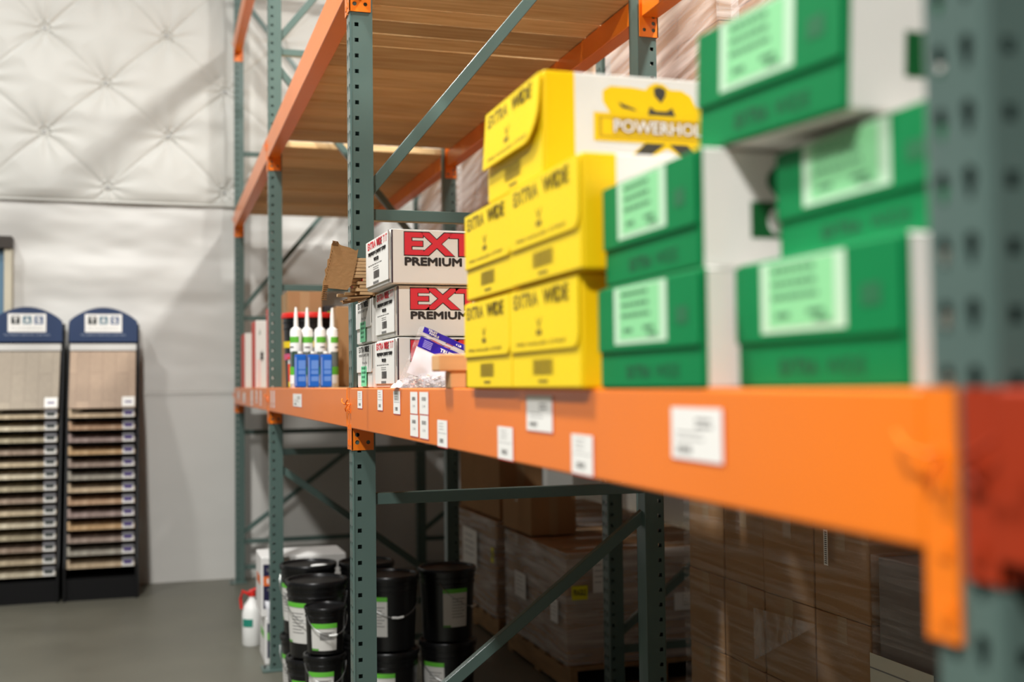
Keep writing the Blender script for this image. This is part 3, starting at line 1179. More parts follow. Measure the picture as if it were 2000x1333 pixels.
bagtext('NAILS', .018, .1325, .028, .006, PAPER)
bagtext('4 LB', .094, .1345, .016, .006, PAPER)
bagtext('TRUST', .06, .1, .04, .011, PAPER)
for k in range(5):
    vs = [bagP(.012 + 0, .113 - k * .0045, .003), bagP(.036, .113 - k * .0045, .003), bagP(.036, .1105 - k * .0045, .003), bagP(.012, .1105 - k * .0045, .003)]
    mb.add(vs, [(0, 1, 2, 3)], LAV)
mb.build('bag_lettering', t)
mb = MB()
rr = random.Random(3)
for k in range(420):
    u, v = rr.uniform(.08, .92), rr.uniform(.12, .88)
    x, y, h = pouch(u, v)
    z = rr.uniform(.001, max(.002, h - .003))
    a = rr.uniform(0, 6.28)
    l = rr.uniform(.007, .011)
    e = rr.uniform(-.003, .003)
    p = Vector((.64 + x, 2.84 + y, SH + z + .001))
    q = p + Vector((math.cos(a) * l, math.sin(a) * l, 0))
    q.z = max(SH + .001, q.z + e)
    mb.tube([p, q], .0009, NAIL if k % 4 else mat('copper_nail', (150, 84, 50), .4, metal=.7), 4)
tag(mb.build('loose_nails'), 'small steel nails filling the clear plastic bag', 'nails', kind='stuff')
mb = MB()
pts = []
for i in range(13):
    a = i / 12
    pts.append((a, .03 * math.sin(math.pi * a) ** .7 * (1 + .2 * math.sin(a * 17))))
vs, fs = [], []
for j in range(6):
    for i, (a, h) in enumerate(pts):
        v = j / 5
        vs.append((.572 + a * .04, 2.82 + v * .06, SH + .001 + .6 * h * math.sin(math.pi * (.15 + v * .7)) * (1 if j not in (0, 5) else .3)))
for j in range(5):
    for i in range(12):
        q = j * 13 + i
        fs.append((q, q + 1, q + 14, q + 13))
mb.add(vs, fs, mat('crumpled_white_paper', (232, 222, 212), .7))
tag(mb.build('crumpled_paper', smooth=True), 'crumpled white torn card lying left of the nail bag', 'paper')

# wooden block piece
t = thing('wooden_stand', 'small wooden block on a stem, between the nail bag and yellow cartons', 'wooden block', (.556, 2.3, SH))
mb = MB()
mb.box(0, .1, -.02, .045, .036, .072, TAN)
mb.build('top_block', t, bevel=.004)
mb = MB()
mb.box(.027, .062, -.012, .035, 0, .036, TAN)
mb.build('stem', t, bevel=.003)
mb = MB()
mb.box(.066, .092, .0, .04, 0, .036, mat('darker_beech', (190, 128, 78), .65))
mb.build('stem', t, bevel=.003)

# ------------------------------------------------------------ middle bay: tubes, cans, tubs
def tube_caulk(loc, rot):
    t = thing('caulk_tube', '', 'caulk tube', loc, rot)
    mb = MB()
    mb.lathe([(0, 0), (.026, 0), (.0275, .002), (.0275, .262), (.0255, .268), (.0255, .272), (.012, .283), (.0, .284)], WHITE, 28)
    mb.build('tube_body', t, smooth=True)
    mb = MB()
    mb.lathe([(.0115, .281), (.0105, .29), (.0085, .34), (.005, .372), (.0035, .376), (0, .376)], WHITE, 20)
    mb.build('nozzle', t, smooth=True)
    mb = MB()
    g = mat('tube_label_grey', (96, 104, 100), .5)
    dg_ = mat('tube_label_dark_green', (36, 66, 44), .5)
    mb.lathe([(.0279, .02), (.0279, .06)], WHITE, 20, None, R(150), R(290))
    mb.lathe([(.0279, .06), (.0279, .098)], LIME, 20, None, R(150), R(290))
    mb.lathe([(.0279, .098), (.0279, .168)], g, 20, None, R(150), R(290))
    mb.lathe([(.0281, .098), (.0281, .17)], dg_, 8, None, R(225), R(290))
    mb.lathe([(.0279, .21), (.0279, .238)], LIME, 20, None, R(150), R(290))
    mb.lathe([(.0281, .186), (.0281, .192)], INK, 8, None, R(190), R(240))
    l = mb.build('tube_label', t, smooth=True)
    l['label'] = 'green and grey printed label'
    return t


tb = [(.613, 5.30, 0, 'white caulk tube with green label, leftmost, beside the red-lidded tubs'),
      (.667, 5.32, 50, 'white caulk tube with label turned away, second from the left'),
      (.726, 5.31, 75, 'white caulk tube with nozzle near the torn flap, third from the left'),
      (.786, 5.33, 95, 'white caulk tube with dark green stripe, rightmost beside brown carton')]
c0 = tube_caulk((tb[0][0], tb[0][1], SH), 0)
c0['label'] = tb[0][3]
c0['group'] = 'caulk tubes on the shelf'
for x, y, a, l in tb[1:]:
    dup(c0, l, (x, y, SH), R(a), 'caulk tubes on the shelf')


t = thing('blue_can', 'blue square can, leftmost of three, in front of the caulk tubes', 'can', (.618, 5.18, SH), 0, 'blue cans before the caulk tubes')
mb = MB()
mb.box(-.0255, .0255, -.022, .022, .002, .152, BLUE)
mb.build('can_body', t, bevel=.006, seg=3)
mb = MB()
mb.box(-.024, .024, -.0205, .0205, .152, .156, STEEL)
mb.lathe([(.0, .166), (.012, .166), (.012, .155)], WHITE, 16)
mb.build('can_top', t, bevel=.001)
mb = MB()
mb.frame((-.0255, -.0224, 0), (1, 0, 0), (0, 0, 1))
mb.rect(.014, .085, .046, .125, LBLUE)
mb.rect(.014, .062, .046, .08, LBLUE)
mb.rect(.014, .03, .046, .052, LBLUE)
mb.rect(.0, .01, .006, .14, mat('can_light_edge', (120, 150, 214), .4))
mb.build('can_label', t)
dup(t, 'blue square can, middle one of three', (.676, 5.18, SH))
dup(t, 'blue square can, rightmost of three, below the nozzles', (.734, 5.18, SH))


def bucket(name, label, cat, loc, r, H, bodym, lidm, rot=0, handle=True, lab=None, group=None, open_rim=False):
    t = thing(name, label, cat, loc, rot, group)
    mb = MB()
    rb = r * .88
    prof = [(0, 0), (rb - .004, 0), (rb, .004), (r * .965, H * .78), (r * 1.0, H * .785), (r * 1.0, H * .80), (r * .975, H * .805), (r * .975, H * .86),
            (r * 1.01, H * .865), (r * 1.01, H * .88), (r * .985, H * .885), (r * .985, H * .945)]
    mb.lathe(prof, bodym, 40)
    mb.build('bucket_body', t, smooth=True)
    mb = MB()
    mb.lathe([(r * 1.0, H * .93), (r * 1.045, H * .93), (r * 1.05, H * .945), (r * 1.05, H * .985), (r * 1.03, H), (r * .95, H), (r * .93, H * .975), (r * .5, H * .97), (0, H * .97)], lidm, 40)
    for k in range(12):
        a = 2 * math.pi * k / 12
        M = Matrix.Rotation(a, 4, 'Z')
        mb.box(r * 1.045, r * 1.06, -.006, .006, H * .93, H * .96, lidm, M)
    mb.build('lid', t, smooth=True)
    if handle:
        ht = bpy.data.objects.new('handle', None)
        ht = None
        mb = MB()
        pts = []
        for k in range(17):
            a = math.pi * k / 16
            pts.append((r * 1.03 * math.cos(a), -.02 - r * 1.0 * math.sin(a) * .62, H * .83 - r * 1.5 * math.sin(a) * .62))
        pts = [(p[0], min(p[1], -math.sqrt(max(0, (r * 1.03) ** 2 - p[0] ** 2)) - .004), p[2]) for p in pts]
        mb.tube(pts, .002, STEEL, 6)
        h_ = mb.build('wire_handle', t, smooth=True)
        mb = MB()
        mb.tube(pts[7:10], .005, WHITE, 8)
        mb.build('hand_grip', h_, smooth=True)
    if lab:
        mb = MB()
        a0, a1, z0, z1 = lab
        rr_ = r * .975
        def rad(z):
            return rb + (r * .965 - rb) * min(1, z / (H * .78)) + .0015
        mb.lathe([(rad(z0), z0), (rad(z1), z1)], mat('bucket_label', (206, 204, 198), .6), 16, None, R(a0), R(a1))
        mb.lathe([(rad(z1) + .0004, z1 - .02), (rad(z1) + .0004, z1)], LIME, 16, None, R(a0), R(a1))
        mb.lathe([(rad(z0) + .0004, z0), (rad(z0) + .0004, z0 + .03)], mat('leaf_green_print', (88, 150, 62), .6), 6, None, R(a0), R(a0 + (a1 - a0) * .3))
        for k in range(7):
            z = z0 + .045 + k * (z1 - z0 - .08) / 7
            mb.lathe([(rad(z) + .0004, z), (rad(z) + .0004, z + .004)], GREY_INK, 8, None, R(a0 + (a1 - a0) * .35), R(a0 + (a1 - a0) * (.8 if k % 2 else .9)))
        l = mb.build('bucket_label', t, smooth=True)
        l['label'] = 'white label with green top strip'
    return t


# lids in red on the shelf
t = bucket('red_lidded_tub', 'large black tub with red lid behind the caulk tubes', 'tub', (.735, 5.75, SH), .135, .375, BLACKP, REDP, handle=False)
mb = MB()
mb.lathe([(.131, .20), (.133, .232)], mat('yellow_print', (232, 200, 20), .5), 20, None, R(150), R(330))
mb.lathe([(.129, .14), (.1305, .17)], mat('pink_print', (200, 84, 120), .5), 20, None, R(160), R(250))
mb.build('tub_label', t, smooth=True)
t = bucket('red_lidded_jar', 'small black jar with red lid and white label, left of the tubes', 'jar', (.612, 5.155, SH), .045, .148, mat('jar_white_label', (206, 204, 200), .5), REDP, handle=False)
t.location = (.586 + .052, 5.47, SH)
mb = MB()
mb.lathe([(.0415, .004), (.042, .03)], mat('yellow_print', (232, 200, 20), .5), 10, None, R(170), R(225))
mb.lathe([(.0422, .03), (.0448, .115)], mat('orange_red_print', (226, 70, 40), .5), 10, None, R(170), R(225))
mb.lathe([(.0415, .004), (.042, .025)], BLACKP, 10, None, R(226), R(300))
mb.build('jar_label', t, smooth=True)


def box_thing(name, label, x0, x1, y0, y1, z0, z1, m, bev=.004, cat='carton', tape=None, group=None, rot=0):
    t = thing(name, label, cat, ((x0 + x1) / 2, (y0 + y1) / 2, z0), rot, group)
    a, b, c = (x1 - x0) / 2, (y1 - y0) / 2, z1 - z0
    mb = MB()
    mb.box(-a, a, -b, b, 0, c, m)
    mb.build('carton_body', t, bevel=bev)
    return t, a, b, c


def tape_strip(t, a, b, c, face='y', col=(168, 138, 100)):
    mb = MB()
    m = mat('packing_tape', col, .25)
    mb.box(-a - .0008, a + .0008, -.025, .025, c, c + .0008, m)
    if face == 'y':
        mb.box(-.025, .025, -b - .0008, -b, c * .0, c, m)
    mb.box(-a - .0008, -a, -.025, .025, c * .75, c + .0008, m)
    return mb.build('packing_tape', t)


t, a, b, c = box_thing('brown_carton', 'brown carton standing behind the red-lidded tub on the shelf', .645, .825, 5.95, 6.25, SH, 2.06, KRAFT)
tape_strip(t, a, b, c)
t, a, b, c = box_thing('brown_carton', 'tall brown carton beside the rightmost caulk tube, against the focused post', .818, 1.2, 5.42, 5.6, SH, 1.945, KRAFT)
tape_strip(t, a, b, c)
t, a, b, c = box_thing('black_carton', 'black carton behind the caulk nozzles on the shelf', .832, .93, 5.95, 6.15, SH, 1.985, mat('black_card', (30, 30, 32), .6))
mb = MB()
mb.frame((-a, -b - .0006, 0), (1, 0, 0), (0, 0, 1))
mb.rect(.02, c - .06, a * 2 - .02, c - .03, LIME)
mb.build('print_panel', t)
mb = MB()
mb.add([(-.04, 0, .02), (.03, 0, -.02), (.045, 0, -.017), (.046, 0, -.01), (.0, 0, .012), (-.038, 0, .026)], [(0, 1, 2, 3, 4, 5)], KRAFT)
o = mb.build('cardboard_scrap', loc=(.86, 5.265, SH + .345), bevel=0)
md = o.modifiers.new('s', 'SOLIDIFY')
md.thickness = .004
bpy.data.objects.remove(o)

# bay near the wall: red and white upright cartons
def redwhite(label, x0, x1, y0, y1, z1, mark):
    t, a, b, c = box_thing('red_white_carton', label, x0, x1, y0, y1, SH, z1, mat('off_white_card', (222, 218, 210), .6))
    mb = MB()
    mb.box(-a - .001, -a, -b + .002, b - .002, .002, c - .002, mat('brick_red_print', (206, 62, 46), .55))
    mb.frame((-a, -b - .0008, 0), (1, 0, 0), (0, 0, 1))
    if mark:
        mb.poly([(a * .7 + .014 * math.cos(R(q)) * (1 if q % 60 else .5), c * .47 + .045 * math.sin(R(q)) * (1 if q % 60 else .55)) for q in range(0, 360, 30)], INK)
        mb.poly([(a * .4, c * .78), (a * .55, c * .8), (a * .5, c * .88)], INKG)
        mb.rect(a * .15, c * .01, a * .6, c * .42, mat('pale_pink_print', (226, 198, 190), .6))
    mb.build('print_panel', t)
    return t
redwhite('tall white carton with a red end, second from the wall frame, dark leaf print', .60, .715, 7.42, 7.72, 1.55 + .44, True)
redwhite('taller white carton with a red end, partly behind the second post', .655, .95, 6.95, 7.25, 1.55 + .50, True)
redwhite('small white carton with a pale end, leftmost on the shelf by the wall', .60, .66, 8.35, 8.7, 1.55 + .40, False)

# ------------------------------------------------------------ floor level: buckets
BG = 'black buckets on the floor under the shelf'
bk = bucket('black_bucket', 'black lidded bucket on a lower one, left, in front of rack shadow', 'bucket', (.69, 5.22, .345), .134, .34, BLACKP, BLACKP, rot=R(-8), lab=(195, 250, .07, .25), group=BG)
dup(bk, 'black lidded bucket on the floor, under the left front one', (.69, 5.22, 0), R(10))
dup(bk, 'black lidded bucket with a white smear on its lid, behind the left front one', (.715, 5.70, .345), R(-25))
dup(bk, 'black bucket on the floor, under the one with the white smear', (.715, 5.70, 0), R(-20))
dup(bk, 'black lidded bucket on a lower one, just behind the focused post', (1.03, 5.24, .345), R(5))
dup(bk, 'black bucket on the floor, under the one behind the focused post', (1.03, 5.24, 0), R(20))
dup(bk, 'black bucket with open-looking rim farther back, beside the white smear one', (1.0, 5.66, .345), R(60))
dup(bk, 'black bucket on the floor at the back, lowest behind the post', (1.0, 5.66, 0), R(80))
dup(bk, 'rightmost black lidded bucket with white label, upper one, beside wrapped pallet', (1.335, 5.34, .345), R(52))
dup(bk, 'rightmost black lidded bucket on the floor, below the labelled one', (1.335, 5.34, 0), R(-2))
sb = bucket('small_bucket', 'small black bucket with white label, top of a column of three', 'bucket', (.695, 4.965, .41), .0875, .2, BLACKP, BLACKP, rot=R(12), lab=(205, 285, .02, .135), group='small black buckets stacked in a column')
dup(sb, 'small black bucket with white label, middle of the column of three', (.69, 4.967, .205), R(5))
dup(sb, 'small black bucket standing on the floor, bottom of the column', (.695, 4.965, 0), R(-3))
mb = MB()
mb.lathe([(0, .003), (.035, .002), (.042, 0)], WHITE, 20)
tag(mb.build('white_smear', loc=(.76, 5.64, .345 + .332), smooth=True), 'white dried patch on the black bucket lid', 'paint patch')

# white and navy cartons at the foot of the second frame
def navy_carton(label, x0, y0, z0, w, d, h, stripe):
    t, a, b, c = box_thing('white_carton', label, x0, x0 + w, y0, y0 + d, z0, z0 + h, mat('white_card', (226, 224, 220), .55), bev=.006)
    mb = MB()
    for q in (0, 1):
        mb = MB()
        fx = -a + .012 if q == 0 else .02
        mb.frame((0, -b - .0006, 0), (1, 0, 0), (0, 0, 1))
        mb.rect(fx, c * .14, fx + .14, c * .88, NAVYD)
        mb.rect(fx, c * .52, fx + .14, c * .68, stripe, .0004)
        mb.lines(fx + .02, c * .76, .09, 1, .01, c * .05, GREY_INK, .0004)
        mb.lines(fx + .02, c * .44, .09, 1, .01, c * .03, GREY_INK, .0004)
        mb.text('BC 1', fx + .02, c * .56, .08, c * .08, PAPER, bold=.03, lift=.0006)
        mb.build('print_panel', t)
    mb = MB()
    mb.box(-a - .0006, -a, -b * .6, b * .6, c * .5, c * .66, stripe)
    mb.build('colour_stripe', t)
    return t
navy_carton('white carton with navy and green print on the floor behind the second post', .575, 6.52, 0.0, .46, .33, .262, LIME)
navy_carton('white carton with navy and orange print, upper one behind the second post', .555, 6.53, .264, .48, .34, .335, mat('orange_print', (226, 110, 44), .5))
# jug
t = thing('white_jug', 'white plastic jug with a red handle on the floor beside the white cartons', 'jug', (.545, 7.05, 0))
t.scale = (1.05, 1.05, 1.18)
mb = MB()
mb.lathe([(0, 0), (.05, 0), (.056, .008), (.056, .17), (.045, .205), (.02, .235), (.018, .25), (0, .25)], WHITE, 24)
mb.build('jug_body', t, smooth=True)
mb = MB()
mb.lathe([(.0, .275), (.02, .275), (.022, .25), (.0, .25)], REDP, 16)
mb.tube([(-.02, -.01, .262), (-.055, -.01, .278), (-.065, -.01, .24), (-.06, -.01, .19)], .009, REDP, 8)
mb.tube([(-.02, -.01, .272), (.02, -.01, .285), (.04, -.01, .28)], .008, REDP, 8)
mb.build('red_handle', t, smooth=True)
mb = MB()
mb.lathe([(.0567, .1), (.0567, .14)], mat('teal_print', (30, 130, 110), .5), 10, None, R(200), R(270))
mb.build('jug_label', t, smooth=True)
# crumpled bag hanging over the lower white carton
vs, fs = [], []
for j in range(13):
    for i in range(11):
        u, v = i / 10, j / 12
        x = .60 + .09 * u + .01 * noise.noise(Vector((u * 4, v * 4, 1)))
        z = .20 + .16 * v + .01 * noise.noise(Vector((u * 5, v * 5, 4)))
        y = 6.49 - .035 * math.sin(math.pi * u) * math.sin(math.pi * v) - .008 * noise.noise(Vector((u * 9, v * 9, 7)))
        vs.append((x - .03 * v, y, z))
for j in range(12):
    for i in range(10):
        q = j * 11 + i
        fs.append((q, q + 1, q + 12, q + 11))
mb = MB()
mb.add(vs, fs, mat('white_bag_plastic', (222, 222, 226), .35))
tag(mb.build('plastic_bag', smooth=True), 'crumpled white plastic bag against the white cartons', 'bag')


# ------------------------------------------------------------ pallets and wrapped loads
def pallet(label, x0, x1, y0, y1, z=0, boards_along='y'):
    t = thing('pallet', label, 'pallet', (x0, y0, z))
    w, d = x1 - x0, y1 - y0
    for k, xx in enumerate((0, w / 2 - .02, w - .04)):
        mb = MB()
        mb.box(xx, xx + .04, 0, d, .018, .115, PALLETW)
        mb.build('stringer', t, bevel=.003)
    n = max(4, int(d / .16))
    mb = MB()
    for k in range(n):
        yy = k * (d - .09) / (n - 1)
        mb.box(0, w, yy, yy + .09, .115, .135, PALLETW)
    mb.build('top_boards', t, bevel=.002)
    mb = MB()
    for yy in (0, d / 2 - .045, d - .09):
        mb.box(0, w, yy, yy + .09, 0, .018, PALLETW)
    mb.build('bottom_boards', t, bevel=.002)
    return t


def load(desc, x0, x1, ys, zs, wrapm=None, group=None, kraft=KRAFT, tape=True, jitter=.006, off=.012, close_top=True, nearname='near'):
    """cartons in tiers; ys = column bounds near->far, zs = tier bounds"""
    proto = {}
    nt_, nc = len(zs) - 1, len(ys) - 1
    words = ['bottom', 'second', 'third', 'fourth', 'fifth', 'sixth']
    cw = ['first', 'second', 'third', 'fourth', 'fifth']
    for r_ in range(nt_):
        for c in range(nc):
            d, h = ys[c + 1] - ys[c] - .006, zs[r_ + 1] - zs[r_] - .001
            key = (round(d, 3), round(h, 3))
            lab = '%s: %s tier carton, %s from near end' % (desc, words[r_] if r_ < nt_ - 1 or nt_ == 1 else 'top', cw[c])
            loc = (x0 + rnd.uniform(0, jitter), ys[c] + .003, zs[r_])
            if key in proto:
                dup(proto[key], lab, loc, group=group)
                continue
            t = thing('brown_carton', lab, 'carton', loc, 0, group)
            mb = MB()
            mb.box(0, x1 - x0, 0, d, 0, h, kraft)
            mb.build('carton_body', t, bevel=.004)
            proto[key] = t
            if not tape:
                continue
            mb = MB()
            mb.box(-.0008, .0, d / 2 - .025, d / 2 + .025, h * .72, h, mat('packing_tape', (168, 138, 100), .25))
            mb.box(0, x1 - x0, d / 2 - .025, d / 2 + .025, h, h + .0008, mat('packing_tape', (168, 138, 100), .25))
            mb.build('packing_tape', t)
            proto[key] = t
    if wrapm:
        mb = MB()
        a, b, c, d, e, f_ = x0 - off, x1 + off, ys[0] - off, ys[-1] + off, zs[0] + .003, zs[-1] + .006
        nz = 14
        ring = []
        segs = 10
        per = []
        for k in range(segs):
            per.append((a, d + (c - d) * k / segs))
        for k in range(segs):
            per.append((a + (b - a) * k / segs, c))
        for k in range(segs):
            per.append((b, c + (d - c) * k / segs))
        for k in range(segs):
            per.append((b + (a - b) * k / segs, d))
        n = len(per)
        vs, fs = [], []
        for j in range(nz + 1):
            z = e + (f_ - e) * j / nz
            for (x, y) in per:
                q = .006 * noise.noise(Vector((x * 5, y * 5, z * 9)))
                vs.append((x + (q if x > a + .01 else -abs(q)), y - q * .6, z))
        for j in range(nz):
            for i in range(n):
                i2 = (i + 1) % n
                fs.append((j * n + i, j * n + i2, (j + 1) * n + i2, (j + 1) * n + i))
        mb.add(vs, fs, wrapm)
        o = mb.build('stretch_wrap', smooth=True)
        tag(o, 'clear stretch wrap around the %s' % desc, 'stretch wrap', None)


XL = 1.985
# back row, floor level
pallet('wooden pallet under the wrapped brown load right of the near back-row frame', 1.97, 3.0, 5.36, 6.42)
load('low brown wrapped load', 1.97, 2.95, [5.38, 5.73, 6.08, 6.40], [.14, .42, .70], WRAPM, off=.012)
pallet('wooden pallet farther along the back row, behind the buckets', 1.97, 3.0, 6.6, 7.72)
load('far low load behind buckets', 1.97, 2.95, [6.62, 6.98, 7.34, 7.70], [.14, .41, .72], WRAPM)
t, a, b, c = box_thing('brown_carton', 'plain brown carton resting on the low wrapped load, tape on top', 1.99, 2.26, 6.02, 6.56, .708, .935, KRAFT)
tape_strip(t, a, b, c, 'y', (120, 92, 60))
t, a, b, c = box_thing('brown_carton', 'large dark brown carton on the far low load, behind the brace', 2.0, 2.28, 6.66, 7.6, .728, 1.22, KRAFT)
tape_strip(t, a, b, c, 'y', (120, 92, 60))
# stickers on loads
def sheet_label(label, x, y0, y1, z0, z1, m, face='x', text=None, seed=1):
    mb = MB()
    if face == 'x':
        mb.box(x - .001, x, y0, y1, z0, z1, m)
        mb.frame((x - .0015, y1, z0), (0, -1, 0), (0, 0, 1))
        w, h = y1 - y0, z1 - z0
    else:
        mb.box(y0, y1, x - .001, x, z0, z1, m)
        mb.frame((y0, x - .0015, z0), (1, 0, 0), (0, 0, 1))
        w, h = y1 - y0, z1 - z0
    if text:
        mb.text(text, w * .04, h * .46, w * .56, h * .2, INK)
        mb.lines(w * .1, h * .2, w * .5, 2, h * .12, h * .07, INK, seed=seed)
        mb.rect(0, h * .84, w, h * .855, GREY_INK)
    elif m is YELSTICK:
        mb.text('FRAGILE', w * .1, h * .3, w * .8, h * .45, INK, bold=.03)
    else:
        mb.lines(w * .15, h * .8, w * .7, 4, h * .17, h * .03, GREY_INK, seed=seed)
    return tag(mb.build('paper_sticker'), label, 'label')
sheet_label('white paper label on the low wrapped load, lower tier', 1.954, 5.49, 5.60, .33, .45, PAPER)
sheet_label('white paper label on the front of the low wrapped load', 5.364, 2.10, 2.17, .50, .67, PAPER, 'y')
sheet_label('yellow sticker on the corner of the low wrapped load', 5.364, 1.985, 2.07, .47, .54, YELSTICK, 'y')
sheet_label('yellow sticker on the far low load behind the buckets', 1.954, 6.64, 6.70, .47, .56, YELSTICK)
sheet_label('white paper label on the far low load', 1.949, 7.0, 7.35, .38, .62, PAPER, seed=4)
sheet_label('wide white label on the low wrapped load, seen past the rear post', 5.364, 2.55, 2.86, .38, .47, PAPER, 'y')
sheet_label('white paper label low on the wrapped load near the diagonal brace', 1.949, 6.0, 6.2, .36, .5, PAPER, seed=7)

# tall load D and dark load E
pallet('wooden pallet under the tall brown wrapped load right of centre', XL - .005, XL + 1.02, 2.85, 4.04)
load('tall brown wrapped load', XL, XL + 1.0, [2.862, 3.157, 3.47, 3.755, 4.04], [.14, .28, .56, .84, 1.12, 1.42], WRAP)
mb = MB()
# loose triangle of film crossing the load
mb.add([(1.962, 3.10, .80), (1.962, 3.50, .60), (1.962, 3.50, .78), (1.96, 3.3, .79)], [(0, 3, 2, 1)], FILMS)
tag(mb.build('loose_wrap'), 'loose triangle of milky film on the tall wrapped load', 'stretch wrap')
mb = MB()
mb.box(1.971, 1.9715, 3.05, 3.072, .99, 1.10, PAPER)
mb.frame((1.9705, 3.072, .99), (0, -1, 0), (0, 0, 1))
for k in range(16):
    mb.rect(.005, .006 + k * .0063, .018, .0088 + k * .0063, INK)
tag(mb.build('barcode_sticker'), 'tall narrow barcode sticker on the tall wrapped load', 'label')
pallet('wooden pallet under the dark grey wrapped load at lower right', XL - .005, XL + 1.02, 1.62, 2.81)
DARKK = mat('grey_brown_card', (112, 104, 98), .8, var=.1, vscale=4)
load('dark grey wrapped load, lower right', XL, XL + 1.0, [1.63, 2.03, 2.42, 2.82], [.14, .45, .76, 1.05], WRAP, kraft=DARKK, tape=False)
sheet_label('white paper sheet reading S-4926 on the dark wrapped load', 1.97, 2.56, 2.842, .50, .772, mat('paper_sheet', (200, 198, 180), .6), text='S-4926')

# back row, upper level: pallets on the 1.575 beams
ZR = ZB + .022
for (nm, y0, y1, n) in (('nearest upper pallet load', 2.52, 3.60, 4), ('upper load above green cartons', 3.74, 4.80, 4),
                        ('upper load beyond deck boards', 5.08, 6.24, 4), ('upper load by second frame', 6.34, 7.50, 4), ('farthest upper load', 7.62, 8.76, 4)):
    pallet('wooden pallet under the %s' % nm, X2 + .01, X2 + 1.06, y0, y1, ZR)
    w = (y1 - y0) / 3
    load(nm, X2 + .015, X2 + 1.04, [y0 + w * k for k in range(4)], [ZR + .137 + .3 * k for k in range(6)] , WRAPL, off=.016, group=None)

# far aisle: bright wrapped load
pallet('wooden pallet in the far aisle under the bright load', 3.2, 4.3, 4.8, 8.9)
load('far-aisle brown load', 3.2, 4.28, [4.8, 5.8, 6.8, 7.8, 8.8], [.14, .47], None)
mb = MB()
mb.box(3.17, 4.3, 4.78, 8.84, .472, .54, CREAM)
tag(mb.build('slip_sheet', bevel=.01), 'cream sheet on top of the far-aisle brown cartons', 'sheet')
for k, (y0, y1, l) in enumerate(((4.9, 6.1, 'nearer'), (6.25, 7.4, 'middle'), (7.55, 8.75, 'farther'))):
    t, a, b, c = box_thing('white_bale', 'white wrapped bale on the cream sheet in the far aisle, %s one' % l, 3.24, 4.25, y0, y1, .542, 1.5, SMOKE if k == 0 else WHITEC, bev=.05)

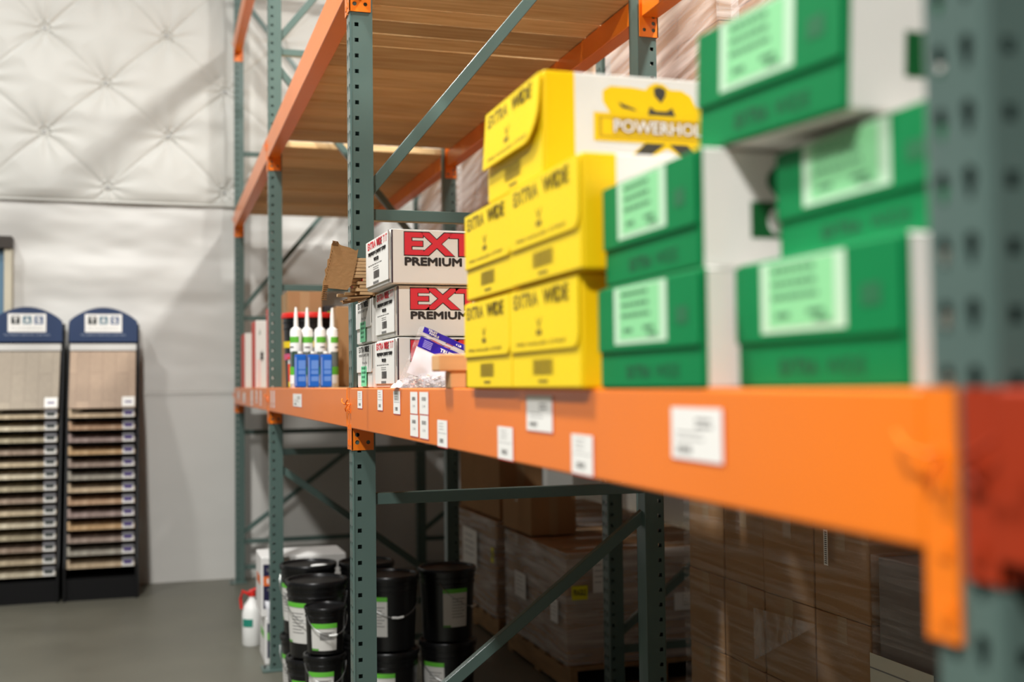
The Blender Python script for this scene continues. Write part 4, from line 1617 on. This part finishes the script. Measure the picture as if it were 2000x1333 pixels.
# ------------------------------------------------------------ flooring sample displays
def display(xc, tagl, label, rows, zs, woods, bigwood):
    W = .525
    t = thing('sample_display_stand', label, 'display stand', (xc, 8.92, 0))
    mb = MB()
    prof = [(0, 0), (.52, 0), (.55, .2), (.56, 2.07), (.50, 2.07), (.42, 1.9), (.40, 1.66), (.30, 1.42), (0.06, .3), (0, .25)]
    for s_ in (-1, 1):
        x = s_ * (W / 2 - .011)
        m2 = MB()
        m2.prism([(a, b) for a, b in prof], 'x', x - .011, x + .011, BLACKM)
        m2.build('side_panel', t, bevel=.003)
    mb.box(-W / 2 + .022, W / 2 - .022, .5, .515, 0, 2.05, BLACKM)
    mb.box(-W / 2 + .022, W / 2 - .022, .03, .5, 0, .16, BLACKM)
    mb.build('back_panel', t)
    # header
    hp = [(-W / 2 + .012, 1.925), (W / 2 - .012, 1.925), (W / 2 - .012, 2.085)]
    for k in range(1, 14):
        a = k / 14
        x = (W / 2 - .012) * (1 - 2 * a)
        hp.append((x, 2.085 + .108 * math.sin(math.pi * a) ** .8))
    hp.append((-W / 2 + .012, 2.085))
    mb = MB()
    mb.prism(hp, 'y', .385, .40, NAVY)
    h_ = mb.build('header_sign', t)
    h_['label'] = 'arched navy sign reading TAS'
    mb = MB()
    mb.frame((0, .3845, 0), (1, 0, 0), (0, 0, 1))
    mb.rect(-.135, 2.0, .135, 2.14, PAPER)
    for k, (ch, m_) in enumerate((('T', mat('tile_black', (18, 28, 28), .5)), ('A', mat('tile_grey_blue', (86, 120, 134), .5)), ('S', mat('tile_navy', (30, 72, 120), .5)))):
        x = -.112 + k * .082
        mb.rect(x, 2.06, x + .062, 2.122, m_, .0006)
        mb.text(ch, x + .012, 2.068, .038, .046, PAPER, bold=.03, lift=.0012)
    mb.text('FLOORING', -.11, 2.02, .22, .018, mat('pale_grey_print', (176, 176, 172), .5), lift=.0006)
    mb.text('TILE  LAMINATE  HARDWOOD  LUXURY VINYL', -.165, 1.972, .33, .012, mat('pale_blue_print', (170, 180, 196), .5), lift=.0006)
    mb.build('sign_lettering', t)
    mb = MB()
    mb.box(-W / 2 + .02, W / 2 - .02, .375, .392, 1.858, 1.908, mat('price_strip_white', (206, 204, 198), .5))
    mb.build('title_strip', t)
    # big sample board, tilted outwards at the bottom
    mb = MB()
    M = Matrix.Translation((0, .375, 1.845)) @ Matrix.Rotation(R(-24), 4, 'X')
    L = .475
    mb.box(-W / 2 + .024, W / 2 - .024, -.012, 0, -L, 0, bigwood, M)
    bb = mb.build('large_sample_board', t)
    mb = MB()
    mb.box(W / 2 - .12, W / 2 - .03, -.0135, -.0125, -L + .01, -L + .09, PAPER, M)
    mb.box(W / 2 - .1, W / 2 - .05, -.0145, -.0135, -L + .04, -L + .055, mat('tag_violet', (78, 62, 120), .5), M)
    mb.build('sample_tag', bb)
    # sample rows
    base = None
    ords = ['top', 'second', 'third', 'fourth', 'fifth', 'sixth', 'seventh', 'eighth', 'ninth', 'tenth', 'eleventh', 'twelfth', 'thirteenth', 'fourteenth']
    for k, z in enumerate(zs):
        f_ = k / (len(zs) - 1)
        y = 8.92 + .175 - .13 * f_
        lab = 'narrow wood sample board, %s row down in the %s display stand' % (ords[k], tagl)
        m_ = woods[k % len(woods)]
        o = thing('flooring_sample', lab, 'flooring sample', (xc, y, z), 0, 'flooring samples in the %s display' % tagl)
        mb = MB()
        Mx = Matrix.Rotation(R(11), 4, 'X')
        mb.box(-W / 2 + .026, W / 2 - .026, 0, .22, 0, .01, m_, Mx)
        mb.box(-W / 2 + .026, W / 2 - .026, -.006, .004, -.006, .024, m_)
        mb.box(-W / 2 + .026, -W / 2 + .045, -.005, .02, .0, .058, m_)
        mb.build('sample_board', o, bevel=.001)
        mb = MB()
        mb.box(W / 2 - .115, W / 2 - .032, -.0075, -.0062, -.004, .03, PAPER)
        mb.box(W / 2 - .115, W / 2 - .032, -.0070, .02, .03, .058, mat('tag_grey_top', (120, 120, 124), .5))
        mb.box(W / 2 - .103, W / 2 - .044, -.0085, -.0075, .012, .04, mat('tag_violet', (78, 62, 120), .5) if tagl == 'right' else mat('tag_dark', (60, 66, 64), .5))
        mb.build('sample_tag', o)
    return t


def plank(name, a, b):
    return mat(name, a, .5, var=.2, vscale=3, stretch=(7, 1, 1), dark=b)


def planks(name, a, b, c):
    """joined wood planks: a brick pattern tinted by noise, kept in the board's own frame"""
    m = bpy.data.materials.new(name)
    m.use_nodes = True
    nt = m.node_tree
    p = nt.nodes['Principled BSDF']
    p.inputs['Roughness'].default_value = .5
    tc = nt.nodes.new('ShaderNodeTexCoord')
    sep = nt.nodes.new('ShaderNodeSeparateXYZ')
    cmb = nt.nodes.new('ShaderNodeCombineXYZ')
    br = nt.nodes.new('ShaderNodeTexBrick')
    L = nt.links.new
    L(tc.outputs['Object'], sep.inputs[0])
    L(sep.outputs[2], cmb.inputs[0])
    L(sep.outputs[0], cmb.inputs[1])
    L(cmb.outputs[0], br.inputs[0])
    br.inputs['Scale'].default_value = 1
    br.inputs['Mortar Size'].default_value = .0012
    br.inputs['Brick Width'].default_value = .42
    br.inputs['Row Height'].default_value = .094
    br.inputs['Color1'].default_value = lin(a)
    br.inputs['Color2'].default_value = lin(b)
    br.inputs['Mortar'].default_value = lin(c)
    n = nt.nodes.new('ShaderNodeTexNoise')
    mp = nt.nodes.new('ShaderNodeMapping')
    mp.inputs['Scale'].default_value = (26, 10, 3)
    L(tc.outputs['Object'], mp.inputs[0])
    L(mp.outputs[0], n.inputs[0])
    mx = nt.nodes.new('ShaderNodeMixRGB')
    mx.blend_type = 'MULTIPLY'
    mx.inputs[0].default_value = .35
    L(br.outputs[0], mx.inputs[1])
    L(n.outputs['Fac'], mx.inputs[2])
    L(mx.outputs[0], p.inputs['Base Color'])
    return m


woodsR = [plank('sample_wood_%s' % n, a, b) for n, a, b in (('tan', (206, 186, 156), (160, 136, 106)), ('copper', (194, 164, 134), (140, 104, 74)), ('mauve', (176, 156, 148), (112, 92, 84)),
          ('honey', (214, 182, 140), (160, 122, 76)), ('taupe', (180, 162, 148), (120, 100, 88)), ('grey', (184, 178, 164), (126, 118, 104)))]
woodsL = [plank('sample_wood_%s' % n, a, b) for n, a, b in (('sand', (206, 190, 160), (150, 132, 104)), ('cream', (222, 212, 188), (160, 146, 118)), ('olive', (190, 178, 150), (120, 108, 84)),
          ('umber', (176, 156, 138), (104, 84, 66)))]
zr = [1.35 - k * .0925 for k in range(13)]
display(-.403, 'right', 'black flooring sample stand with arched navy TAS sign, right one near the rack', 13, zr, woodsR, planks('tan_planks', (180, 152, 124), (160, 134, 108), (120, 92, 70)))
zl = [1.35 - k * .0885 for k in range(14)]
display(-.952, 'left', 'black flooring sample stand with arched navy TAS sign, left one cut by the frame edge', 14, zl, woodsL, planks('grey_beige_planks', (166, 152, 130), (150, 136, 116), (110, 94, 74)))
